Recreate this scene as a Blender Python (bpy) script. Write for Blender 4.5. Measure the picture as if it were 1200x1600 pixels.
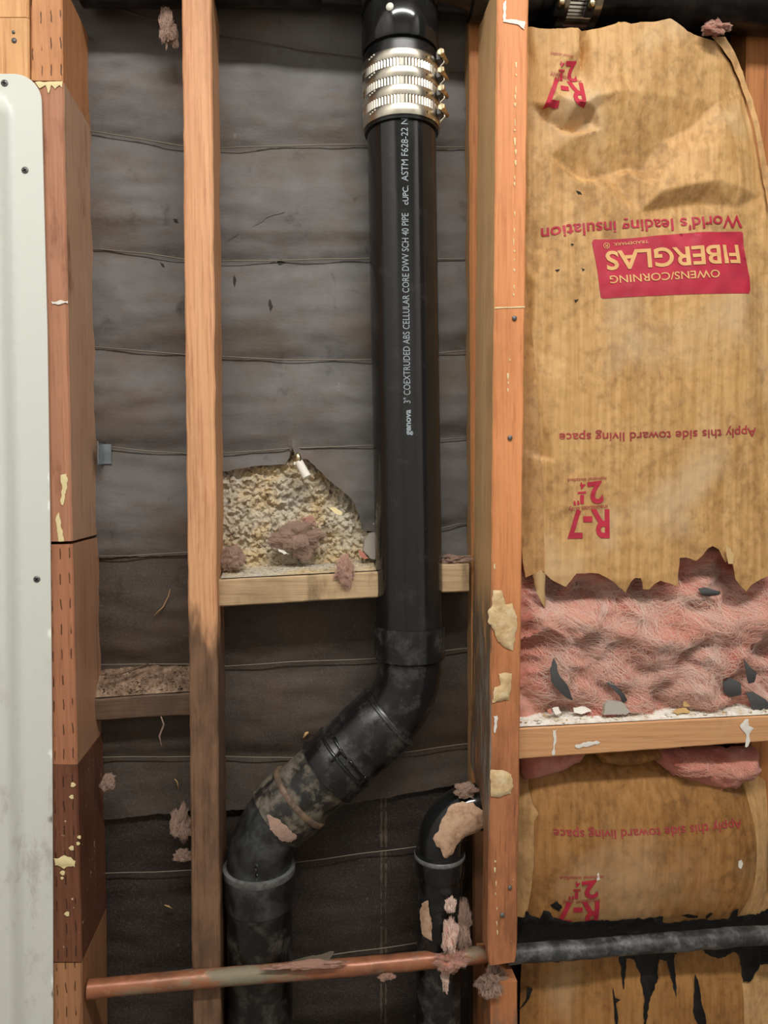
import bpy, bmesh, math, random
import numpy as np
from mathutils import Vector, noise, geometry
random.seed(7); rng = np.random.default_rng(7)
for o in list(bpy.data.objects): bpy.data.objects.remove(o)
S = bpy.context.scene
C = S.collection

# ------------------------------------------------------------------ camera, world, lamps, exposure
F = 1155.0
YAW, PITCH = math.radians(6.4), math.radians(-2.7)
CAM = Vector((0.0, -1.02, 1.25))
FW = Vector((math.sin(YAW)*math.cos(PITCH), math.cos(YAW)*math.cos(PITCH), math.sin(PITCH)))
RT = Vector((math.cos(YAW), -math.sin(YAW), 0))
UP = RT.cross(FW)
cam = bpy.data.cameras.new('camera'); cam.sensor_fit = 'VERTICAL'; cam.sensor_height = 36
cam.lens = F/1600*36; cam.clip_start = 0.01
co = bpy.data.objects.new('camera', cam); C.objects.link(co); co.location = CAM
co.rotation_euler = FW.to_track_quat('-Z', 'Y').to_euler()
S.camera = co

w = bpy.data.worlds.new('room_light'); S.world = w; w.use_nodes = True
w.node_tree.nodes['Background'].inputs[0].default_value = (1.0, 0.96, 0.9, 1)
w.node_tree.nodes['Background'].inputs[1].default_value = 0.05

st = bpy.data.lights.new('ceiling_strip_lamp', 'AREA'); st.shape = 'RECTANGLE'; st.size = 1.7; st.size_y = .14; st.energy = 45.5; st.color = (1.0, 0.985, 0.96)
so = bpy.data.objects.new('ceiling_strip_lamp', st); C.objects.link(so); so.location = (0.20, -1.45, 2.86); so.rotation_euler = (math.radians(18), 0, 0)
S.view_settings.view_transform = 'Standard'; S.view_settings.look = 'None'
S.view_settings.exposure = 0.0; S.view_settings.gamma = 1.0; S.view_settings.use_curve_mapping = False

# ------------------------------------------------------------------ helpers
def P(px, py, Y):
    d = FW*F + RT*(px-600) + UP*(800-py)
    return CAM + d*((Y-CAM.y)/d.y)
def PV(xy, Y):                       # vectorised: Nx2 pixels -> Nx3 points on plane y=Y
    xy = np.asarray(xy, float); a = np.array(FW)*F
    d = a[None]+np.array(RT)[None]*(xy[:, :1]-600)+np.array(UP)[None]*(800-xy[:, 1:2])
    t = (Y-CAM.y)/d[:, 1:2]
    return np.array(CAM)[None]+d*t
def M(Y): return (Y-CAM.y)/F          # metres per pixel near the middle
def lin(c):
    return tuple((v/255/12.92 if v/255 <= .04045 else ((v/255+.055)/1.055)**2.4) for v in c)+(1,)

WL = {}
def thing(name, label, cat, loc, group=None):
    o = bpy.data.objects.new(name, None); C.objects.link(o); o.location = loc
    o.empty_display_size = .03
    o['label'] = label; o['category'] = cat
    if group: o['group'] = group
    WL[o.name] = Vector(loc); return o
def tag(o, label, cat, group=None, kind=None):
    o['label'] = label; o['category'] = cat
    if group: o['group'] = group
    if kind: o['kind'] = kind
    return o
def mk(name, verts, faces, mat, parent=None, smooth=True, recalc=True):
    v = np.asarray([tuple(p) for p in verts], float) if not isinstance(verts, np.ndarray) else verts
    if parent is None:
        lo, hi = v.min(0), v.max(0)
        org = np.array([(lo[0]+hi[0])/2, (lo[1]+hi[1])/2, lo[2]])
    else:
        org = np.array(WL[parent.name])
    me = bpy.data.meshes.new(name)
    me.from_pydata((v-org).tolist(), [], faces); me.update()
    bm = bmesh.new(); bm.from_mesh(me)
    if recalc: bmesh.ops.recalc_face_normals(bm, faces=bm.faces[:])
    bm.to_mesh(me); bm.free()
    me.polygons.foreach_set('use_smooth', [smooth]*len(me.polygons))
    me.materials.append(mat)
    o = bpy.data.objects.new(name, me); C.objects.link(o)
    if parent is None: o.location = org
    else: o.parent = parent
    WL[o.name] = Vector(org); return o
def auto(o, deg=35):
    me = o.data
    bm = bmesh.new(); bm.from_mesh(me)
    for e in bm.edges:
        if len(e.link_faces) == 2 and e.calc_face_angle(0) > math.radians(deg): e.smooth = False
    bm.to_mesh(me); bm.free(); return o

def tube(path, radii, seg=24, cap=True, lump=0.0, freq=30.0):
    n = len(path); path = [Vector(p) for p in path]
    V, Fc = [], []
    t0 = None; u = None
    for i in range(n):
        j = i
        a = path[max(i-1, 0)]; k = 1
        while (path[i]-a).length < 1e-6 and i-1-k >= 0: a = path[i-1-k]; k += 1
        b = path[min(i+1, n-1)]; k = 1
        while (b-path[i]).length < 1e-6 and i+1+k < n: b = path[i+1+k]; k += 1
        t = (b-a).normalized()
        if u is None:
            u = t.cross(Vector((0, 1, 0)))
            if u.length < .1: u = t.cross(Vector((1, 0, 0)))
        u = (u - t*u.dot(t)).normalized(); vv = t.cross(u)
        for s in range(seg):
            an = 2*math.pi*s/seg
            r = radii[i] if not isinstance(radii, (int, float)) else radii
            d = u*math.cos(an)+vv*math.sin(an)
            p = path[i]+d*r
            if lump: p = p + d*(noise.noise(p*freq)*lump)
            V.append(p)
    for i in range(n-1):
        for s in range(seg):
            s2 = (s+1) % seg
            Fc.append((i*seg+s, i*seg+s2, (i+1)*seg+s2, (i+1)*seg+s))
    if cap:
        Fc.append(tuple(range(seg-1, -1, -1))); Fc.append(tuple((n-1)*seg+s for s in range(seg)))
    return V, Fc
def join(*parts):
    V, Fc = [], []
    for v, f in parts:
        k = len(V); V += [Vector(p) for p in v]; Fc += [tuple(i+k for i in q) for q in f]
    return V, Fc
def box(cx, cy, cz, sx, sy, sz, ax=None):
    V = []
    ax = ax or (Vector((1, 0, 0)), Vector((0, 1, 0)), Vector((0, 0, 1)))
    for x in (-1, 1):
        for y in (-1, 1):
            for z in (-1, 1):
                V.append(Vector((cx, cy, cz))+ax[0]*x*sx/2+ax[1]*y*sy/2+ax[2]*z*sz/2)
    return V, [(0, 1, 3, 2), (4, 6, 7, 5), (0, 4, 5, 1), (2, 3, 7, 6), (0, 2, 6, 4), (1, 5, 7, 3)]

def board(a0, a1, b0, b1, Yf, Yb, n=40, ch=.0018, wob=.0006, depth=None, seed=0, rough_end=0.0):
    """front face edges: a0->a1 and b0->b1 (pixels on plane Yf); goes back to Yb."""
    A0, A1, B0, B1 = (P(*q, Yf) for q in (a0, a1, b0, b1))
    V, Fc = [], []
    for i in range(n+1):
        t = i/n
        A = A0.lerp(A1, t); B = B0.lerp(B1, t); W = B-A; wd = W.length; e = W/wd
        ax = (A1-A0).normalized()
        D = depth(t) if depth else Yb-Yf
        c = ch
        for (s, d) in ((c, 0), (wd-c, 0), (wd, c), (wd, D-c), (wd-c, D), (c, D), (0, D-c), (0, c)):
            p = A+e*s+Vector((0, d, 0))
            q = Vector((p.x*25+seed, p.y*25, p.z*25))
            j = noise.noise_vector(q)*wob + noise.noise_vector(q*4)*wob*.5
            if rough_end and i in (0, n): p = p + ax*noise.noise(p*90)*rough_end
            V.append(p+j)
    for i in range(n):
        for s in range(8):
            s2 = (s+1) % 8
            Fc.append((i*8+s, i*8+s2, (i+1)*8+s2, (i+1)*8+s))
    Fc.append(tuple(range(7, -1, -1))); Fc.append(tuple(n*8+s for s in range(8)))
    return V, Fc

def inpoly(xy, poly):
    xy = np.asarray(xy, float); x, y = xy[:, 0], xy[:, 1]
    r = np.zeros(len(xy), bool); m = len(poly)
    for i in range(m):
        x1, y1 = poly[i]; x2, y2 = poly[(i+1) % m]
        c = ((y1 > y) != (y2 > y))
        with np.errstate(divide='ignore', invalid='ignore'):
            xi = (x2-x1)*(y-y1)/((y2-y1) if y2 != y1 else 1e-9)+x1
        r ^= c & (x < xi)
    return r
def resample(poly, sp, jag=0.0, closed=True):
    out = []; m = len(poly)
    for i in range(m if closed else m-1):
        a, b = np.array(poly[i], float), np.array(poly[(i+1) % m], float)
        L = np.hypot(*(b-a)); k = max(1, int(round(L/sp)))
        nrm = np.array([-(b-a)[1], (b-a)[0]])/max(L, 1e-6)
        for j in range(k):
            p = a+(b-a)*j/k
            if jag and j: p = p+nrm*noise.noise(Vector((p[0]*.13, p[1]*.13, 3.3)))*jag
            out.append(tuple(p))
    return out
def segdist(xy, poly):
    d = np.full(len(xy), 1e9)
    for i in range(len(poly)):
        a = np.array(poly[i]); b = np.array(poly[(i+1) % len(poly)]); ab = b-a
        t = np.clip(((xy-a)@ab)/max(ab@ab, 1e-9), 0, 1)
        d = np.minimum(d, np.hypot(*(xy-(a+t[:, None]*ab)).T))
    return d
def tri2d(poly, sp, holes=(), jag=0.0, spb=None):
    bd = resample(poly, spb or sp, jag); hs = [resample(h, spb or sp, jag) for h in holes]
    P_ = np.array(bd); lo, hi = P_.min(0), P_.max(0)
    gx, gy = np.meshgrid(np.arange(lo[0]+sp*.3, hi[0], sp), np.arange(lo[1]+sp*.3, hi[1], sp))
    g = np.stack([gx.ravel(), gy.ravel()], 1)+rng.uniform(-.22, .22, (gx.size, 2))*sp
    m = inpoly(g, bd) & (segdist(g, bd) > sp*.45)
    for h in hs: m &= ~inpoly(g, h) & (segdist(g, h) > sp*.45)
    g = g[m]
    pts = list(bd); ed = [(i, (i+1) % len(bd)) for i in range(len(bd))]
    for h in hs:
        k = len(pts); pts += h; ed += [(k+i, k+(i+1) % len(h)) for i in range(len(h))]
    pts += [tuple(q) for q in g]
    r = geometry.delaunay_2d_cdt([Vector(p) for p in pts], ed, [], 0, 1e-5)
    v = np.array([tuple(q) for q in r[0]]); f = np.array([t for t in r[2] if len(t) == 3])
    cen = v[f].mean(1); k = inpoly(cen, bd)
    for h in hs: k &= ~inpoly(cen, h)
    return v, f[k]
def sheet(name, poly, sp, ff, Y0, thick, mat, parent=None, holes=(), jag=0.0, spb=None, smooth=True):
    v, f = tri2d(poly, sp, holes, jag, spb)
    w3 = PV(v, Y0); w3[:, 1] -= ff(v)
    n = len(v); bk = w3.copy(); bk[:, 1] += thick
    V = np.vstack([w3, bk]); faces = [tuple(t) for t in f.tolist()]
    cnt = {}
    for a, b, c in f.tolist():
        for e in ((a, b), (b, c), (c, a)): cnt[e] = cnt.get(e, 0)+1
    side = [(a, b, b+n, a+n) for (a, b) in cnt if (b, a) not in cnt]
    if thick > 0: faces += [(c+n, b+n, a+n) for a, b, c in f.tolist()]+side
    used = np.unique(np.concatenate([f.ravel(), f.ravel()+n]) if thick > 0 else f.ravel()); mp = -np.ones(2*n, int); mp[used] = np.arange(len(used))
    o = mk(name, V[used], [tuple(int(mp[i]) for i in q) for q in faces], mat, parent, smooth)
    return auto(o, 55) if (thick > 0 and smooth) else o
def heights(ctrl, blur=3.0):
    """forward height (m) by Delaunay interpolation of (px, py, mm) control points"""
    c = np.array(ctrl, float)
    r = geometry.delaunay_2d_cdt([Vector((a, b)) for a, b in c[:, :2]], [], [], 0, 1e-5)
    vv = np.array([tuple(q) for q in r[0]]); orig = r[3]; hz = np.array([c[o[0], 2] if o else 0 for o in orig]); T = r[2]
    def one(xy):
        out = np.full(len(xy), np.nan)
        for a, b, cc in T:
            A, B, D = vv[a], vv[b], vv[cc]
            det = (B[1]-D[1])*(A[0]-D[0])+(D[0]-B[0])*(A[1]-D[1])
            if abs(det) < 1e-9: continue
            l1 = ((B[1]-D[1])*(xy[:, 0]-D[0])+(D[0]-B[0])*(xy[:, 1]-D[1]))/det
            l2 = ((D[1]-A[1])*(xy[:, 0]-D[0])+(A[0]-D[0])*(xy[:, 1]-D[1]))/det
            l3 = 1-l1-l2; m = (l1 > -1e-6) & (l2 > -1e-6) & (l3 > -1e-6) & np.isnan(out)
            out[m] = (l1*hz[a]+l2*hz[b]+l3*hz[cc])[m]
        return np.nan_to_num(out)
    def f(xy):
        xy = np.asarray(xy, float); s = 0
        offs = [(0, 0), (1, 0), (-1, 0), (0, 1), (0, -1), (.7, .7), (-.7, .7), (.7, -.7), (-.7, -.7)]
        for dx, dy in offs: s = s+one(xy+np.array([dx, dy])*blur)
        return s/len(offs)/1000
    return f
def nz(xy, sc, seed=0, oct=1):
    o = np.empty(len(xy))
    for i, (x, y) in enumerate(xy):
        v = Vector((x*sc, y*sc, seed)); a = noise.noise(v)
        if oct > 1: a += .5*noise.noise(v*2.1)
        if oct > 2: a += .25*noise.noise(v*4.3)
        o[i] = a
    return o

# ------------------------------------------------------------------ materials
class N:
    def __init__(s, name):
        s.m = bpy.data.materials.new(name); s.m.use_nodes = True; s.t = s.m.node_tree
        s.b = s.t.nodes['Principled BSDF']
    def n(s, ty, **k):
        x = s.t.nodes.new(ty)
        for a, b in k.items():
            if a.startswith('i_'): x.inputs[a[2:].replace('_', ' ')].default_value = b
            else: setattr(x, a, b)
        return x
    def l(s, a, b): s.t.links.new(a, b)
    def co(s, scale=(1, 1, 1), src='Object', off=(0, 0, 0)):
        tc = s.n('ShaderNodeTexCoord'); mp = s.n('ShaderNodeMapping'); mp.inputs['Scale'].default_value = scale
        mp.inputs['Location'].default_value = off
        s.l(tc.outputs[src], mp.inputs[0]); return mp.outputs[0]
    def noise(s, v, scale=1, detail=4, rough=.55, dist=0):
        x = s.n('ShaderNodeTexNoise'); x.inputs['Scale'].default_value = scale; x.inputs['Detail'].default_value = detail
        x.inputs['Roughness'].default_value = rough; x.inputs['Distortion'].default_value = dist
        if v is not None: s.l(v, x.inputs['Vector'])
        return x.outputs[0]
    def ramp(s, f, stops):
        r = s.n('ShaderNodeValToRGB'); e = r.color_ramp.elements
        while len(e) < len(stops): e.new(.5)
        for i, (p, c) in enumerate(stops):
            e[i].position = p; e[i].color = c if len(c) == 4 else lin(c)
        s.l(f, r.inputs[0]); return r.outputs[0]
    def mask(s, f, a, b):
        r = s.n('ShaderNodeMapRange'); r.inputs[1].default_value = a; r.inputs[2].default_value = b; r.interpolation_type = 'SMOOTHSTEP'
        s.l(f, r.inputs[0]); return r.outputs[0]
    def mix(s, f, a, b, mode='MIX'):
        x = s.n('ShaderNodeMixRGB'); x.blend_type = mode
        for i, q in ((0, f), (1, a), (2, b)):
            if isinstance(q, (int, float)): x.inputs[i].default_value = q
            elif isinstance(q, tuple): x.inputs[i].default_value = q if len(q) == 4 else lin(q)
            else: s.l(q, x.inputs[i])
        return x.outputs[0]
    def math(s, op, a, b=0.0):
        x = s.n('ShaderNodeMath'); x.operation = op
        for i, q in ((0, a), (1, b)):
            if isinstance(q, (int, float)): x.inputs[i].default_value = q
            else: s.l(q, x.inputs[i])
        return x.outputs[0]
    def fin(s, col, rough=.6, bump=None, bs=.3, bd=.001, spec=.4, metal=0, coat=0):
        if isinstance(col, tuple): s.b.inputs['Base Color'].default_value = col if len(col) == 4 else lin(col)
        else: s.l(col, s.b.inputs['Base Color'])
        if isinstance(rough, (int, float)): s.b.inputs['Roughness'].default_value = rough
        else: s.l(rough, s.b.inputs['Roughness'])
        s.b.inputs['Specular IOR Level'].default_value = spec; s.b.inputs['Metallic'].default_value = metal
        s.b.inputs['Coat Weight'].default_value = coat
        if bump is not None:
            x = s.n('ShaderNodeBump'); x.inputs['Strength'].default_value = bs; x.inputs['Distance'].default_value = bd
            s.l(bump, x.inputs['Height']); s.l(x.outputs[0], s.b.inputs['Normal'])
        return s.m

def wood(name, c1, c2, c3, axis='Z', off=0.0, dirt=None, dirt_amt=(.55, .75), stain=None, fleck=None, incise=False, rough=.55, spec=.3, ring=22, mould=None, front_tint=None):
    m = N(name)
    k = {'Z': (1, 1, .035), 'X': (.03, 1, 1)}[axis]
    v = m.co(k, off=(off, off*.7, off*1.3))
    fine = m.noise(v, 330, 5, .6)
    big = m.noise(v, ring, 3, .5, .4)
    wv = m.n('ShaderNodeTexWave'); wv.wave_type = 'BANDS'; wv.bands_direction = 'DIAGONAL'
    wv.inputs['Scale'].default_value = 75; wv.inputs['Distortion'].default_value = 7; wv.inputs['Detail'].default_value = 2.5; wv.inputs['Detail Scale'].default_value = .8
    m.l(v, wv.inputs['Vector'])
    col = m.ramp(big, [(.3, c1), (.5, c2), (.72, c1)])
    col = m.mix(m.math('MULTIPLY', m.mask(wv.outputs['Fac'], .4, 1.0), .16), col, c3)
    stk = m.noise(m.co({'Z': (1, 1, .05), 'X': (.05, 1, 1)}[axis], off=(off*2, off, off)), 95, 6, .68)
    col = m.mix(m.math('MULTIPLY', m.mask(stk, .56, .72), .55), col, tuple(int(q*.72) for q in c3))
    col = m.mix(m.math('MULTIPLY', m.mask(stk, .44, .3), .35), col, tuple(min(255, int(q*1.1)) for q in c2))
    col = m.mix(m.math('MULTIPLY', m.mask(fine, .48, .75), .6), col, c3)
    col = m.mix(m.math('MULTIPLY', m.mask(m.noise(m.co((1, 1, .5), off=(off, 3, off)), 14, 6, .65), .5, .72), .22), col, tuple(int(q*.55) for q in c3))
    if front_tint:  # fronts aged redder; sides also painted lighter to stand in for side light
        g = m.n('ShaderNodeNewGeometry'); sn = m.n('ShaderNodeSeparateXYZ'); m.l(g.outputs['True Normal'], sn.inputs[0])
        col = m.mix(m.mask(sn.outputs[1], -.45, -.75), col, m.mix(1.0, col, tuple(q for q in front_tint)+(1,), 'MULTIPLY'))
    h = fine
    if stain:       # water-damaged / weathered stretch: (world z, softness, colour, side) with a ragged border
        g = m.n('ShaderNodeNewGeometry'); sp = m.n('ShaderNodeSeparateXYZ'); m.l(g.outputs['Position'], sp.inputs[0])
        nn = m.noise(m.co((1, 1, .25)), 30, 4)
        z = m.math('ADD', sp.outputs[2], m.math('MULTIPLY', m.math('SUBTRACT', nn, .5), .22))
        f = m.mask(z, stain[0]+stain[1], stain[0]-stain[1])
        blot = m.mix(m.mask(m.noise(m.co((1, 1, .3)), 55, 5, .65), .35, .7), stain[2], stain[3])
        blot = m.mix(m.math('MULTIPLY', m.mask(fine, .5, .75), .5), blot, (30, 22, 18))
        col = m.mix(m.math('MULTIPLY', f, .9), col, blot)
    if dirt:
        col = m.mix(m.math('MULTIPLY', m.mask(m.noise(m.co((1, 1, .35), off=(off, 0, off)), 26, 6, .65), *dirt_amt), .8), col, dirt)
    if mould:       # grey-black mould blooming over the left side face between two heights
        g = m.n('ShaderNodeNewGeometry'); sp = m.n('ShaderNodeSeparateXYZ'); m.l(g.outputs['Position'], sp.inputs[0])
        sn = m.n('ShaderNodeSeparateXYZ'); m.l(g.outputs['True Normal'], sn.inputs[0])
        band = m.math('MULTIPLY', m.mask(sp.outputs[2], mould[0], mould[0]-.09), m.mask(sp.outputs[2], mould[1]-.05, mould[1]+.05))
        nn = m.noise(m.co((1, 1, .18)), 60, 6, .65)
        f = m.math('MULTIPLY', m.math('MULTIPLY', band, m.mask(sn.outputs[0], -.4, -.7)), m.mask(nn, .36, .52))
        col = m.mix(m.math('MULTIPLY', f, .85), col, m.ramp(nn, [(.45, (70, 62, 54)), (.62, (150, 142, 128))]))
    if incise:      # rows of knife incisions pressed into treated lumber
        br = m.n('ShaderNodeTexBrick'); br.offset = .5
        br.inputs['Scale'].default_value = 1; br.inputs['Mortar Size'].default_value = 0
        tc = m.n('ShaderNodeTexCoord'); sx = m.n('ShaderNodeSeparateXYZ'); m.l(tc.outputs['Object'], sx.inputs[0])
        col_i = m.math('MULTIPLY', sx.outputs[0], 1/.0105)
        fl = m.math('FLOOR', col_i); fx = m.math('SUBTRACT', col_i, fl)
        fx = m.math('ADD', fx, m.math('MULTIPLY', m.math('SUBTRACT', m.noise(m.co(), 60, 2), .5), .35))
        wn = m.n('ShaderNodeTexWhiteNoise'); wn.noise_dimensions = '1D'; m.l(fl, wn.inputs['W'])
        rz = m.math('ADD', m.math('MULTIPLY', sx.outputs[2], 1/.030), m.math('MULTIPLY', wn.outputs[0], 7))
        fz = m.math('FRACT', rz)
        a = m.mask(m.math('ABSOLUTE', m.math('SUBTRACT', fx, .5)), .10, .03)
        b = m.mask(m.math('ABSOLUTE', m.math('SUBTRACT', fz, .5)), .26, .16)
        g2 = m.mask(m.noise(m.co(), 45, 2), .38, .52)
        ic = m.math('MULTIPLY', m.math('MULTIPLY', a, b), g2)
        col = m.mix(m.math('MULTIPLY', ic, .85), col, (52, 30, 20))
        h = m.math('SUBTRACT', fine, m.math('MULTIPLY', ic, 2))
    if fleck:
        fv = m.noise(m.co((1, 1, .6), off=(off, 2, 1)), 120, 6, .7)
        col = m.mix(m.mask(fv, fleck[1], fleck[1]+.04), col, fleck[0])
    return m.fin(col, rough, h, .35, .0012, spec)

m_post_a = wood('treated_fir_raw', (192, 132, 88), (206, 146, 98), (165, 98, 60), incise=True, off=1)
m_board = wood('pale_fir_board', (214, 160, 106), (224, 172, 118), (186, 124, 76), off=2)
m_post_b = wood('brown_stained_post', (190, 152, 124), (200, 164, 136), (158, 116, 90), off=3, front_tint=(.80, .58, .50), dirt=(130, 82, 60), fleck=((222, 198, 160), .70))
m_post_c = wood('red_fir_block', (184, 138, 108), (194, 150, 118), (146, 100, 74), incise=True, off=4, front_tint=(.82, .62, .54), fleck=((214, 190, 168), .695), rough=.4)
m_post_d = wood('dark_painted_block', (104, 64, 46), (122, 78, 56), (70, 42, 34), incise=True, off=5, dirt=(74, 44, 38), fleck=((220, 200, 160), .645), rough=.4)
m_post_e = wood('plain_fir_block', (160, 112, 78), (176, 126, 88), (128, 84, 56), incise=True, off=6)
m_stud1 = wood('orange_fir_stud', (204, 142, 100), (220, 166, 122), (168, 102, 66), off=7, dirt=(150, 92, 62), dirt_amt=(.6, .8),
               stain=(P(320, 985, -.09).z, .025, (112, 86, 66), (66, 52, 42)))
m_stud2 = wood('bright_orange_stud', (226, 180, 128), (234, 192, 140), (196, 144, 94), off=8, ring=30, front_tint=(.92, .58, .46),
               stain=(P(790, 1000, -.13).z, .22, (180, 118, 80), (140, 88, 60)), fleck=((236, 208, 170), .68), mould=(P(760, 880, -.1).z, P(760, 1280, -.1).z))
m_furr = wood('furring_fir', (202, 156, 106), (212, 168, 118), (168, 116, 72), off=9, front_tint=(.9, .66, .55),
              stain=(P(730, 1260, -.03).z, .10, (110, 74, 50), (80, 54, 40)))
m_stud_low = wood('lower_stud_wood', (176, 112, 72), (190, 124, 80), (140, 82, 50), off=10, dirt=(120, 96, 78), dirt_amt=(.5, .65))
m_stud3 = wood('right_stud_wood', (176, 110, 62), (190, 124, 72), (140, 80, 42), off=11)
m_blk_mid = wood('grey_weathered_block', (186, 156, 118), (198, 170, 132), (140, 110, 78), axis='X', off=12, dirt=(118, 96, 72), dirt_amt=(.55, .75))
m_blk_left = wood('dirty_block', (116, 92, 72), (104, 82, 64), (78, 58, 46), axis='X', off=13, dirt=(80, 62, 50), dirt_amt=(.45, .7))
m_blk_right = wood('right_block_wood', (202, 148, 102), (212, 160, 114), (178, 120, 78), axis='X', off=14, dirt=(226, 214, 200), dirt_amt=(.66, .74))

def mat_paper(name, a, b, brown, off):
    m = N(name); v = m.co((1, 1, 1), off=(off, 0, off))
    vs = m.co((.5, 1, 1.6), off=(off, 0, 0))
    n1 = m.noise(v, 9, 6, .6, .3); n2 = m.noise(vs, 40, 6, .65); n3 = m.noise(v, 420, 3, .6)
    col = m.ramp(n1, [(.3, a), (.55, b), (.75, a)])
    col = m.mix(m.math('MULTIPLY', m.mask(n2, .48, .75), .5), col, brown)
    col = m.mix(m.math('MULTIPLY', m.mask(m.noise(m.co((1, 1, 1), off=(4, 1, off)), 22, 5, .6), .60, .74), .55), col, (34, 30, 28))
    col = m.mix(m.math('MULTIPLY', m.mask(m.noise(m.co((1, 1, .5), off=(9, 1, off)), 75, 7, .72), .665, .72), .40), col, (168, 160, 148))
    col = m.mix(m.math('MULTIPLY', m.mask(m.noise(m.co((1, 1, 1.3), off=(6, 2, off+3)), 6, 5, .6), .47, .66), .6), col, brown)
    col = m.mix(m.math('MULTIPLY', m.mask(n3, .45, .75), .22), col, (120, 112, 104))
    return m.fin(col, .72, m.math('ADD', n3, m.math('MULTIPLY', n2, 3)), .35, .0012, .22)
m_paper_up = mat_paper('black_building_paper', (96, 93, 91), (112, 109, 107), (100, 84, 68), 0)
m_paper_mid = mat_paper('darker_building_paper', (62, 54, 48), (76, 67, 60), (84, 66, 50), 2)  # middle sheet, darker and browner than the upper one
m_paper_low = mat_paper('lower_building_paper', (42, 36, 32), (52, 45, 40), (58, 46, 36), 3)
m_wire = N('rusty_wire').fin((122, 112, 98), .45, metal=.5)

def mat_abs(name, base, dusty=0.0, dust=(120, 116, 106), rough=.16, thr=(.45, .75), scale=28):
    m = N(name); v = m.co((1, 1, 1)); n1 = m.noise(v, scale, 7, .68, .2); n2 = m.noise(m.co((1, 1, .25)), 160, 5, .7)
    f = m.math('MULTIPLY', m.mask(n1, *thr), dusty)
    f2 = m.math('ADD', f, m.math('MULTIPLY', m.mask(n2, .62, .74), dusty*.5))
    col = m.mix(f2, base, dust)
    r = m.math('ADD', m.math('MULTIPLY', f2, .55), rough)
    return m.fin(col, r, n1, .10, .0008, .5)
m_abs = mat_abs('black_abs', (27, 27, 27), .09, (130, 128, 124), .13, (.5, .85))
m_abs_hub = mat_abs('scuffed_abs', (22, 22, 23), .34, (118, 116, 110), .2)
m_abs_dirty = mat_abs('grimy_abs', (20, 20, 20), .42, (108, 102, 92), .3, (.45, .72), 40)
m_abs_old = mat_abs('mud_caked_abs', (30, 29, 27), .78, (122, 112, 96), .42, (.42, .64), 46)
m_abs_grey = mat_abs('grey_dusty_abs', (28, 29, 30), .36, (104, 106, 104), .3, (.42, .7), 30)
m_bead = mat_abs('worn_bead', (110, 110, 108), .6, (60, 58, 54), .3, (.4, .6), 60)
m_bead_r = mat_abs('rusty_bead', (120, 96, 76), .7, (70, 60, 50), .5, (.4, .6), 50)
m_glue = mat_abs('black_glue', (12, 12, 13), 0, (20, 20, 20), .08)
m_rubber = mat_abs('neoprene_rubber', (14, 14, 15), .12, (90, 90, 88), .3)
m_dusty_top = mat_abs('black_dusty_pipe', (20, 20, 20), .22, (120, 112, 104), .28)
m_print = N('white_pipe_print').fin((150, 160, 166), .5)
m_white_dot = N('white_label_dot').fin((232, 230, 214), .6)
def mat_steel(name, c, rough, bumpscale=0):
    m = N(name); n1 = m.noise(m.co((1, 1, 1)), 40, 4)
    return m.fin(m.mix(m.mask(n1, .4, .7), c, tuple(int(x*.86) for x in c)), rough, metal=1.0)
m_steel = mat_steel('stainless_band', (214, 206, 190), .28)
m_steel_rib = mat_steel('stainless_corrugated', (232, 226, 212), .26)
m_bolt = mat_steel('zinc_bolt', (228, 210, 170), .3)
m_screw = N('grey_screw').fin((112, 110, 108), .4, metal=.4)
m_galv = mat_steel('galvanised_plate', (176, 184, 190), .36)

m = N('copper_tube'); n1 = m.noise(m.co((.6, 1, 1)), 26, 6, .65); n2 = m.noise(m.co(), 90, 6, .7)
col = m.ramp(n1, [(.32, (112, 70, 50)), (.5, (160, 102, 72)), (.7, (120, 78, 58))])
pat = m.mask(m.noise(m.co((.5, 1, 1), off=(3, 2, 1)), 20, 5, .65), .52, .66)
col = m.mix(m.math('MULTIPLY', pat, .75), col, (128, 132, 112))
col = m.mix(m.mask(n2, .62, .72), col, (176, 144, 120))
x_rough = m.math('ADD', m.math('MULTIPLY', pat, .35), .34)
m_copper = m.fin(col, x_rough, n2, .3, .0008, .4, metal=.2)

def mat_kraft(name, off, dusty, a=(204, 160, 104), b=(190, 144, 88), d=(150, 110, 64)):
    m = N(name)
    st = m.noise(m.co((1, 1, .04), off=(off, 0, off)), 130, 4, .6)
    bg = m.noise(m.co((1, 1, .6), off=(off, 1, 0)), 13, 7, .66, .3); mt = m.noise(m.co((1, 1, .8), off=(off, 2, 0)), 100, 5, .62)
    big = m.noise(m.co((1, 1, .8), off=(off, 5, 0)), 7, 3, .5)
    col = m.ramp(st, [(.36, b), (.6, a)])
    col = m.mix(m.math('MULTIPLY', m.mask(bg, .46, .70), .42), col, d)
    col = m.mix(m.math('MULTIPLY', m.mask(m.math('MULTIPLY', mt, m.math('ADD', bg, .45)), .40, .72), .42), col, tuple(int(q*.74) for q in d))
    col = m.mix(m.math('MULTIPLY', m.mask(big, .52, .68), dusty), col, (212, 188, 152))
    col = m.mix(m.math('MULTIPLY', m.mask(m.noise(m.co(off=(2, 4, off)), 30, 6, .66), .58, .78), .4), col, (112, 98, 80))
    return m.fin(col, .62, m.math('ADD', mt, st), .25, .0008, .3)
m_kraft = mat_kraft('kraft_facing', 0, .5, (210, 166, 110), (190, 144, 88), (148, 106, 60))
m_kraft2 = mat_kraft('kraft_facing_browner', 5, .25, (172, 124, 72), (150, 104, 54), (104, 70, 34))
m_flange = mat_kraft('kraft_flange', 9, .15, (216, 170, 114), (198, 152, 98), (170, 126, 80))
m_kback = N('kraft_inside').fin((206, 172, 122), .7)
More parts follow.
